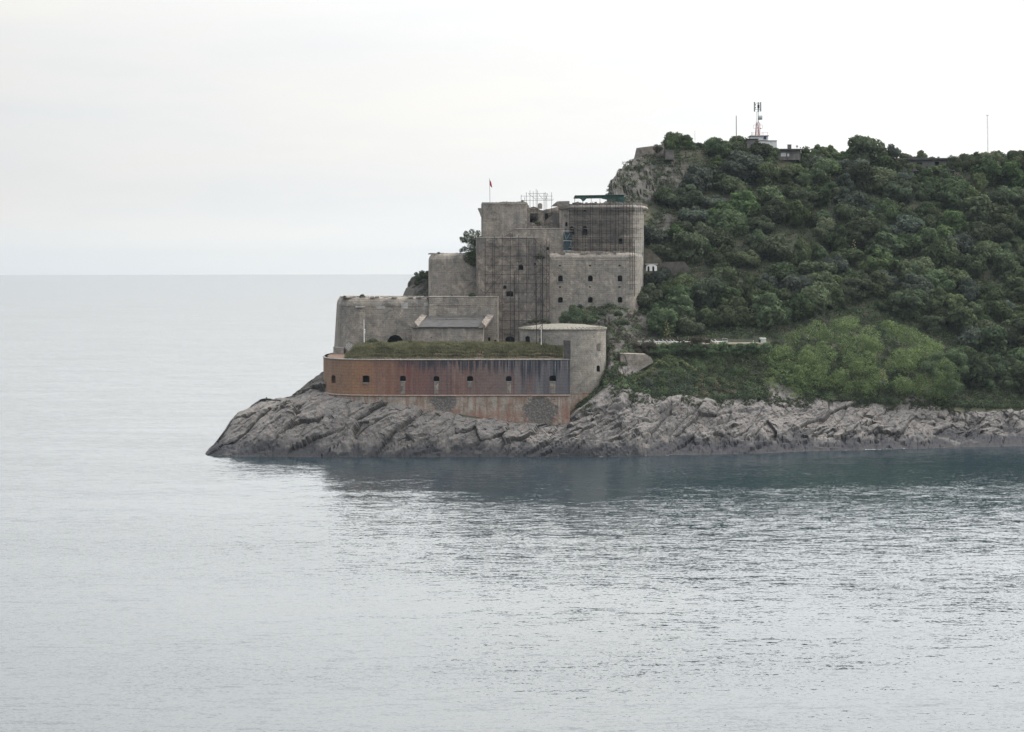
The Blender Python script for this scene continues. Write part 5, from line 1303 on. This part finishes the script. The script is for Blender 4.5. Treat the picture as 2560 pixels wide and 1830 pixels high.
for u in (1878.5, 1881, 1905, 1908, 1918.5): 
    m_ = MB(); m_.tube(W(u, 338.4, 619), W(u, 330, 619), .035, .035, 5); m_.build('rail_post', M['grey_metal'], up)
for u0, u1, r_ in ((1878.5, 1888, 332), (1878.5, 1888, 335.5), (1905, 1919, 331)): 
    m_ = MB(); m_.tube(W(u0, r_, 619), W(u1, r_, 619), .03, .03, 5); m_.build('rail', M['grey_metal'], up)
mt = thing('antenna_mast', W(1894, 338, 620), 'red and white telecom mast with panel antennas and a drum dish on the white house', 'mast')
m_ = MB(); wd = .45; bx_, by_, bz_ = W(1893, 338, 620)
for s1 in (-1, 1):
    for s2 in (-1, 1): m_.tube((bx_ + s1 * wd, by_ + s2 * wd, bz_), (bx_ + s1 * wd * .5, by_ + s2 * wd * .5, Z(307, 620)), .07, .06, 6)
nz_ = 9
for k in range(nz_):
    za = bz_ + (Z(307, 620) - bz_) * k / nz_; zb_ = bz_ + (Z(307, 620) - bz_) * (k + 1) / nz_; wa, wb = wd * (1 - .5 * k / nz_), wd * (1 - .5 * (k + 1) / nz_)
    for s2 in (-1, 1):
        m_.tube((bx_ - wa, by_ + s2 * wa, za), (bx_ + wb, by_ + s2 * wb, zb_), .04, .04, 4); m_.tube((bx_ + wa, by_ + s2 * wa, za), (bx_ - wb, by_ + s2 * wb, zb_), .04, .04, 4)
m_.build('lattice', M['red_rust'], mt)
m_ = MB(); m_.tube(W(1899.5, 338, 620), W(1899.5, 308, 620), .08, .08, 6); m_.tube(W(1899.5, 309, 620), W(1896, 304, 620), .06, .06, 5); m_.tube(W(1899, 320, 620), W(1903, 322, 620), .15, .1, 5); m_.build('second_pole', M['red_rust'], mt)
m_ = MB(); m_.tube(W(1895.3, 308, 620), W(1895.3, 256, 620), .09, .07, 8); m_.build('upper_pole', M['grey_metal'], mt)
m_ = MB(); m_.tube(W(1891.2, 312, 620), W(1891.2, 279, 620), .05, .04, 6); m_.tube(W(1891.2, 281, 620), W(1895, 278, 620), .04, .04, 5); m_.build('cable_pipe', M['pole_pale'], mt)
for u, wpx, r0, r1 in ((1886.4, 3.2, 255, 279), (1896, 3.4, 255.5, 279.5), (1901.6, 3.2, 255, 278.5)):
    m_ = MB(); box_px(m_, u - wpx / 2, u + wpx / 2, r0, r1, 619.7, 620.0); m_.build('panel_antenna', plain('antenna_grey', (.30, .32, .33)), mt)
m_ = MB(); 
for r_ in (258, 273.5): m_.tube(W(1887, r_, 620.1), W(1901, r_, 620.1), .05, .05, 5)
m_.build('antenna_bracket', M['grey_metal'], mt)
for r_ in (262, 269): 
    m_ = MB(); box_px(m_, 1887.6, 1889.6, r_ - 1.6, r_ + 1.6, 619.7, 620); m_.build('amplifier', M['pole'], mt)
m_ = MB(); box_px(m_, 1893.6, 1898.6, 262, 270, 619.4, 619.69); m_.build('amplifier', M['pole'], mt)
x_, y_, z2_ = W(1901.5, 293.8, 620); m_ = MB(); m_.tube((x_ - .55, y_, z2_), (x_ + .4, y_ - .2, z2_), .62, .58, 20); m_.build('dish', plain('dish_grey', (.42, .45, .46)), mt)
m_ = MB(); m_.tube(W(1896, 290, 620), W(1897.5, 300, 620), .12, .12, 6); m_.build('dish_mount', M['pole'], mt)
for r_ in (312.5, 321): 
    m_ = MB(); m_.tube(W(1883.5, r_, 619.3), W(1906, r_, 619.3), .03, .03, 5); m_.build('platform_rail', M['red_rust'] if r_ < 315 else M['grey_metal'], mt)
for u in (1883.5, 1906): 
    m_ = MB(); m_.tube(W(u, 321, 619.3), W(u, 312.5, 619.3), .03, .03, 5); m_.build('rail_post', M['grey_metal'], mt)
def pole(name, u, r0, r1, D_, r, label, mat, cat='pole', r2=None):
    o = thing(name, W(u, r1, D_), label, cat); m_ = MB(); m_.tube(W(u, r1, D_), W(u - .4, r0, D_), r, r2 or r * .8, 8); m_.build('shaft', mat, o); return o
pole('tall_post', 1841, 289, 356, 618, .11, 'plain brown pole standing alone left of the antenna mast', plain('pole_brown', (.16, .12, .12)))
pole('tall_post', 1737.5, 328, 360, 618, .035, 'very thin rod above the trees at the left of the hilltop', M['grey_metal'])
pole('short_post', 1762, 353.5, 370, 617, .16, 'short dark stub post on the skyline beside the trees', M['pole'])
pole('short_post', 1715, 379, 391, 606, .17, 'small dark post standing in the dry grass of the hilltop', M['pole'])
lm = thing('lattice_mast', W(2469, 382, 634), 'tall very thin guyed mast on the skyline near the end of the ridge', 'mast')
m_ = MB()
for k in range(3):
    a_ = k * 2.094; ox, oy = .16 * math.cos(a_), .16 * math.sin(a_); p_, q_ = W(2469.5, 384, 634), W(2468.3, 287, 634); m_.tube((p_[0] + ox, p_[1] + oy, p_[2]), (q_[0] + ox, q_[1] + oy, q_[2]), .03, .03, 5)
p_, q_ = Vector(W(2469.5, 384, 634)), Vector(W(2468.3, 287, 634))
for k in range(22):
    a_, b_ = p_.lerp(q_, k / 22), p_.lerp(q_, (k + 1) / 22); s_ = .16 if k % 2 else -.16; m_.tube(a_ + Vector((s_, 0, 0)), b_ - Vector((s_, 0, 0)), .02, .02, 4)
m_.build('lattice', plain('mast_pale', (.45, .45, .45)), lm)
m_ = MB(); m_.tube(W(2466.3, 289, 634), W(2471, 289, 634), .05, .05, 5); m_.tube(W(2466.5, 289, 634), W(2466.5, 286, 634), .04, .04, 5); m_.tube(W(2470.8, 289, 634), W(2470.8, 286, 634), .04, .04, 5); m_.build('top_bracket', M['grey_metal'], lm)
lb = thing('low_house', W(1975, 393, 618), 'low flat roofed house with a square chimney right of the mast house', 'house')
m_ = MB(); box_px(m_, 1944, 2001, 374.5, 400, 618, 626); m_.build('wall', M['concrete'], lb)
m_ = MB(); box_px(m_, 1942, 2007, 371.8, 374.3, 617, 626.6); rf = m_.build('roof', plain('dark_roof_edge', (.07, .07, .075)), lb)
m_ = MB(); box_px(m_, 1969.5, 1978.5, 362, 371.7, 619, 620); m_.build('chimney', M['concrete'], rf); m_ = MB(); box_px(m_, 1968.8, 1979.2, 361, 361.9, 618.9, 620.1); m_.build('chimney_cap', M['coping'], rf)
m_ = MB(); box_px(m_, 1952, 1965, 382, 391, 617.95, 618.1); m_.build('shutter', M['whitewash'], lb); m_ = MB(); box_px(m_, 1968, 1973, 384, 391, 617.95, 618.1); m_.build('shutter', M['whitewash'], lb)
for u, r_, s_ in ((1992.5, 366, .32), (2001, 369, .18)):
    ds = thing('satellite_dish', W(u, 371.7, 620), 'small round dish aerial on the low house roof' + (' nearer the chimney' if s_ > .2 else ' at the roof end'), 'satellite dish'); x_, y_, z2_ = W(u, r_, 620)
    m_ = MB(); m_.tube((x_, y_, z2_ - s_ - .3), (x_, y_, z2_), .04, .04, 5); m_.build('stand', M['grey_metal'], ds); m_ = MB(); m_.tube((x_, y_ - .05, z2_), (x_ + .06, y_ + .05, z2_ + .02), s_, s_ * .8, 14); m_.build('reflector', M['pole_pale'], ds)
lg = thing('long_house', W(2320, 418, 622), 'long low grey house half hidden by trees on the ridge', 'house')
m_ = MB(); box_px(m_, 2250, 2394, 399, 428, 622, 632); cu = []
for u, w_, r0, r1 in ((2299, 13, 408, 428), (2343, 11, 406, 416), (2270, 9, 407, 414)):
    p_ = arch_pts(X(u - w_ / 2, 622), X(u + w_ / 2, 622), Z(r1, 622), Z(r0, 622), 0); cu.append(lambda mb_, p=p_: extr(mb_, p, 620, 623.5))
lw = place(solid(m_, cu), 'wall', M['concrete'], lg)
for u, w_, r0, r1 in ((2299, 13, 408, 428), (2343, 11, 406, 416), (2270, 9, 407, 414)):
    m_ = MB(); box_px(m_, u - w_, u + w_, r0 - 2, r1 + 2, 623.2, 623.3); m_.build('doorway' if r1 > 420 else 'window', M['void'], lw)
m_ = MB(); box_px(m_, 2245, 2397, 395, 398.8, 621, 632.6); m_.build('roof', M['roof'], lg); m_ = MB(); box_px(m_, 2345, 2349, 391.5, 394.9, 624, 625); m_.build('vent', M['concrete'], lg)

# ------------------------------------------------------------------ on the slope
wb = thing('white_booth', W(1628, 676, 554), 'small whitewashed booth with two tall dark openings beside the keep', 'booth')
Db = 553.5; m_ = MB(); P_ = arch_pts(X(1616, Db), X(1642.5, Db), Z(678, Db), Z(661.5, Db), .55, 10); extr(m_, P_, Db, Db + 2.5)
cu = []
for u in (1621.5, 1633.5): p_ = arch_pts(X(u - 2.7, Db), X(u + 2.7, Db), Z(679, Db), Z(666, Db), .25); cu.append(lambda mb_, p=p_: extr(mb_, p, Db - 1, Db + 1.4))
bw = place(solid(m_, cu), 'wall', M['white'], wb)
for u in (1621.5, 1633.5): 
    m_ = MB(); box_px(m_, u - 3.2, u + 3.2, 665, 678, Db + 1.25, Db + 1.3); m_.build('doorway', M['void'], bw)
m_ = MB(); m_.box(X(1614.5, Db), X(1644, Db), Db - .15, Db + 2.6, Z(662.2, Db) + .08, Z(660.8, Db) + .05); m_.build('roof', M['white'], wb)
# stone retaining walls on the bank
def wedge(name, P_, D_, th, mat, label):
    o = thing(name, W(*P_[0], D_), label, 'wall'); m_ = MB(); n = len(P_)
    m_.v = [W(u, r_, D_ + dd) for (u, r_), dd in zip(P_, [0] * n)] + [(W(u, r_, D_)[0], D_ + th, W(u, r_, D_)[2]) for u, r_ in P_]
    m_.f = [tuple(range(n - 1, -1, -1)), tuple(range(n, 2 * n))] + [(k, (k + 1) % n, n + (k + 1) % n, n + k) for k in range(n)]
    place(solid(m_), 'wall', mat, o); return o
wedge('retaining_wall', [(1576, 933), (1572, 915), (1560, 884), (1614, 886), (1628, 894), (1634, 906), (1600, 925)], 519.5, 6, M['stone'], 'light triangular stone retaining wall on the bank right of the round tower')
wedge('retaining_wall', [(1555, 972), (1550, 884), (1559, 884), (1574, 930), (1577, 972)], 518.6, 6, M['stone_dark'], 'narrow dark upright wall beside the triangular retaining wall')
wedge('retaining_wall', [(1608, 667), (1610, 618), (1626, 624), (1652, 648), (1660, 668)], 556.5, 4, plain('brown_wall', (.085, .075, .06), .95, var=.35), 'brown triangular ramp wall behind the white booth')
wedge('retaining_wall', [(1655, 684), (1658, 655), (1712, 654), (1725, 672), (1722, 690)], 557, 4, plain('brown_grey_wall', (.095, .085, .077), .95, var=.3), 'low brownish wall between trees right of the white booth')
wedge('rock_slab', [(1512, 940), (1517, 934), (1540, 939), (1552, 950), (1550, 956), (1520, 951)], 515, 3, M['stone'], 'pale slab of rock between the round tower and the dark upright wall')
# terrace with sunbeds
m_ = MB(); g0 = ground_at(1740, 862, 4.8, 5.2); zt_ = Z(860, 529)
m_.prism([(X(1585, 527.5), 527.5), (X(1760, 530), 529.0), (X(1915, 532), 531.5), (X(1915, 545), 546), (X(1760, 545), 544), (X(1585, 541), 541)], zt_ - 0.3, zt_)
tag(place(solid(m_), 'terrace', plain('terrace_gravel', (.24, .21, .17), .9), fort), kind=None); tr_ = bpy.data.objects['terrace.001'] if 'terrace.001' in bpy.data.objects else None
if tr_ is not None:
    mw = wpos(tr_.parent); tr_.parent = None; tr_.location = mw; tr_.name = 'sunbed_terrace'; tr_['kind'] = 'structure'
rb = random.Random(9)
lb_ = None
bed_lab = ['standing alone at the left end of the row', 'just right of the leftmost pole', 'third from the left', 'beside the pale stool', 'in the middle of the row', 'right of the middle pole', 'left of the tallest pole', 'right of the tallest pole', 'before the brown bush', 'beyond the brown bush', 'last before the open cabin frame']
for k, (u, D_) in enumerate(((1632, 531), (1643, 533), (1655, 531.2), (1664, 533.5), (1674, 531), (1684, 533), (1692, 531.4), (1706, 531.2), (1716, 533), (1786, 532), (1796, 533.5))):
    o = thing('sun_lounger', (X(u, D_), D_, zt_), 'white sun lounger on the terrace, ' + bed_lab[k], 'sun lounger', 'sun loungers on the terrace'); o.rotation_euler = (0, 0, 0)
    a_ = rb.uniform(-.3, .3); x_ = X(u, D_)
    m_ = MB(); m_.box(x_ - .9, x_ + .9, D_ - .32, D_ + .32, zt_ + .25, zt_ + .32); 
    m_.build('frame', M['white'], o)
    for s1 in (-.8, .7):
        for s2 in (-.28, .22):
            mm_ = MB(); mm_.box(x_ + s1, x_ + s1 + .06, D_ + s2, D_ + s2 + .06, zt_, zt_ + .249); mm_.build('leg', M['white'], o)
    m_ = MB(); m_.box(x_ - .3, x_ + .88, D_ - .3, D_ + .3, zt_ + .325, zt_ + .40); m_.build('mattress', M['white'], o)
    m_ = MB(); i = 0; m_.v = [(x_ - .33, D_ - .3, zt_ + .325), (x_ - .33, D_ + .3, zt_ + .325), (x_ - .85, D_ + .3, zt_ + .75), (x_ - .85, D_ - .3, zt_ + .75), (x_ - .33, D_ - .3, zt_ + .42), (x_ - .33, D_ + .3, zt_ + .42), (x_ - .80, D_ + .3, zt_ + .82), (x_ - .80, D_ - .3, zt_ + .82)]
    m_.f = [(0, 1, 2, 3), (7, 6, 5, 4), (0, 3, 7, 4), (1, 5, 6, 2), (0, 4, 5, 1), (3, 2, 6, 7)]; m_.build('backrest', M['white'], o)
for k, (u, r0, D_) in enumerate(((1626, 844, 536), (1695, 842, 536), (1721, 841, 534), (1735, 841, 536))):
    pole('parasol_pole', u, r0, 859, D_, .05, 'thin pale pole on the sunbed terrace, ' + ('behind its left end', 'shortest of the right three', 'tall and pale in the middle of three', 'the last before the brown bush')[k], M['pole_pale'], 'pole')
for k, (u, w_) in enumerate(((1597, 5), (1603, 3), (1614, 6), (1620, 4))):
    D_ = 529; o = thing('stone_block', (X(u, D_), D_, zt_), 'pale square block on the terrace edge, ' + ('leftmost and wide', 'narrow one next to the leftmost', 'widest of the right pair', 'last before the sunbeds')[k], 'block', 'blocks along the terrace edge'); x_ = X(u, D_)
    m_ = MB(); m_.box(x_ - w_ / 22, x_ + w_ / 22, D_ - .25, D_ + .25, zt_, zt_ + .55); m_.build('block', M['coping'], o)
    m_ = MB(); m_.box(x_ - w_ / 22 - .03, x_ + w_ / 22 + .03, D_ - .28, D_ + .28, zt_ + .553, zt_ + .62); m_.build('cap', M['whitewash'], o)
cb = thing('cabin', (X(1908, 536), 536, zt_), 'small pale green cabin at the right end of the sunbed terrace', 'cabin')
m_ = MB(); box_px(m_, 1902, 1915, 846.5, 862, 535, 537); m_.build('wall', plain('pale_green', (.45, .50, .45)), cb); m_ = MB(); box_px(m_, 1901, 1916, 845.4, 846.4, 534.8, 537.2); m_.build('roof', M['white'], cb)
m_ = MB(); box_px(m_, 1897, 1901.6, 850, 862, 535.2, 536); m_.build('dark_left_part', M['void'], cb)  # near-black box beside the left end of the cabin wall
cf = thing('cabin', (X(1812, 536), 536, zt_), 'grey counter under an open frame in the middle of the terrace', 'stall')
m_ = MB(); box_px(m_, 1806.5, 1819, 852, 862, 533, 534.5); m_.build('counter', plain('pale_grey_green', (.40, .43, .41)), cf)
for u in (1806.5, 1819): 
    m_ = MB(); m_.tube(W(u, 862, 533.8), W(u, 847, 533.8), .05, .05, 6); m_.build('post', M['grey_metal'], cf)
m_ = MB(); box_px(m_, 1806, 1819.5, 846.4, 847.4, 533, 534.6); m_.build('roof', M['grey_metal'], cf)
ch = thing('folded_parasol', (X(1885, 533), 533, zt_), 'white folded parasol leaning at the right part of the terrace', 'parasol')
m_ = MB(); m_.tube(W(1886, 861, 533), W(1883, 851, 533), .16, .03, 8); m_.build('cloth', M['white'], ch); m_ = MB(); m_.tube(W(1886.3, 862.5, 533), W(1886, 861, 533), .04, .04, 6); m_.build('foot', M['grey_metal'], ch)
# ------------------------------------------------------------------ haze
hz = MB(); hz.box(-9100, 9100, -1600, 9300, -1.0, 92)
hm = bpy.data.materials.new('haze'); hm.use_nodes = True; t = NT(hm.node_tree)
for n in list(t.n): t.n.remove(n)
pv = t.add('ShaderNodeVolumePrincipled'); pv.inputs['Color'].default_value = (0.58, 0.67, 0.74, 1); pv.inputs['Density'].default_value = 0.00005
pv.inputs['Anisotropy'].default_value = 0.0
ho = t.add('ShaderNodeOutputMaterial'); t.l.new(pv.outputs[0], ho.inputs['Volume'])
tag(hz.build('haze', hm), kind='stuff')
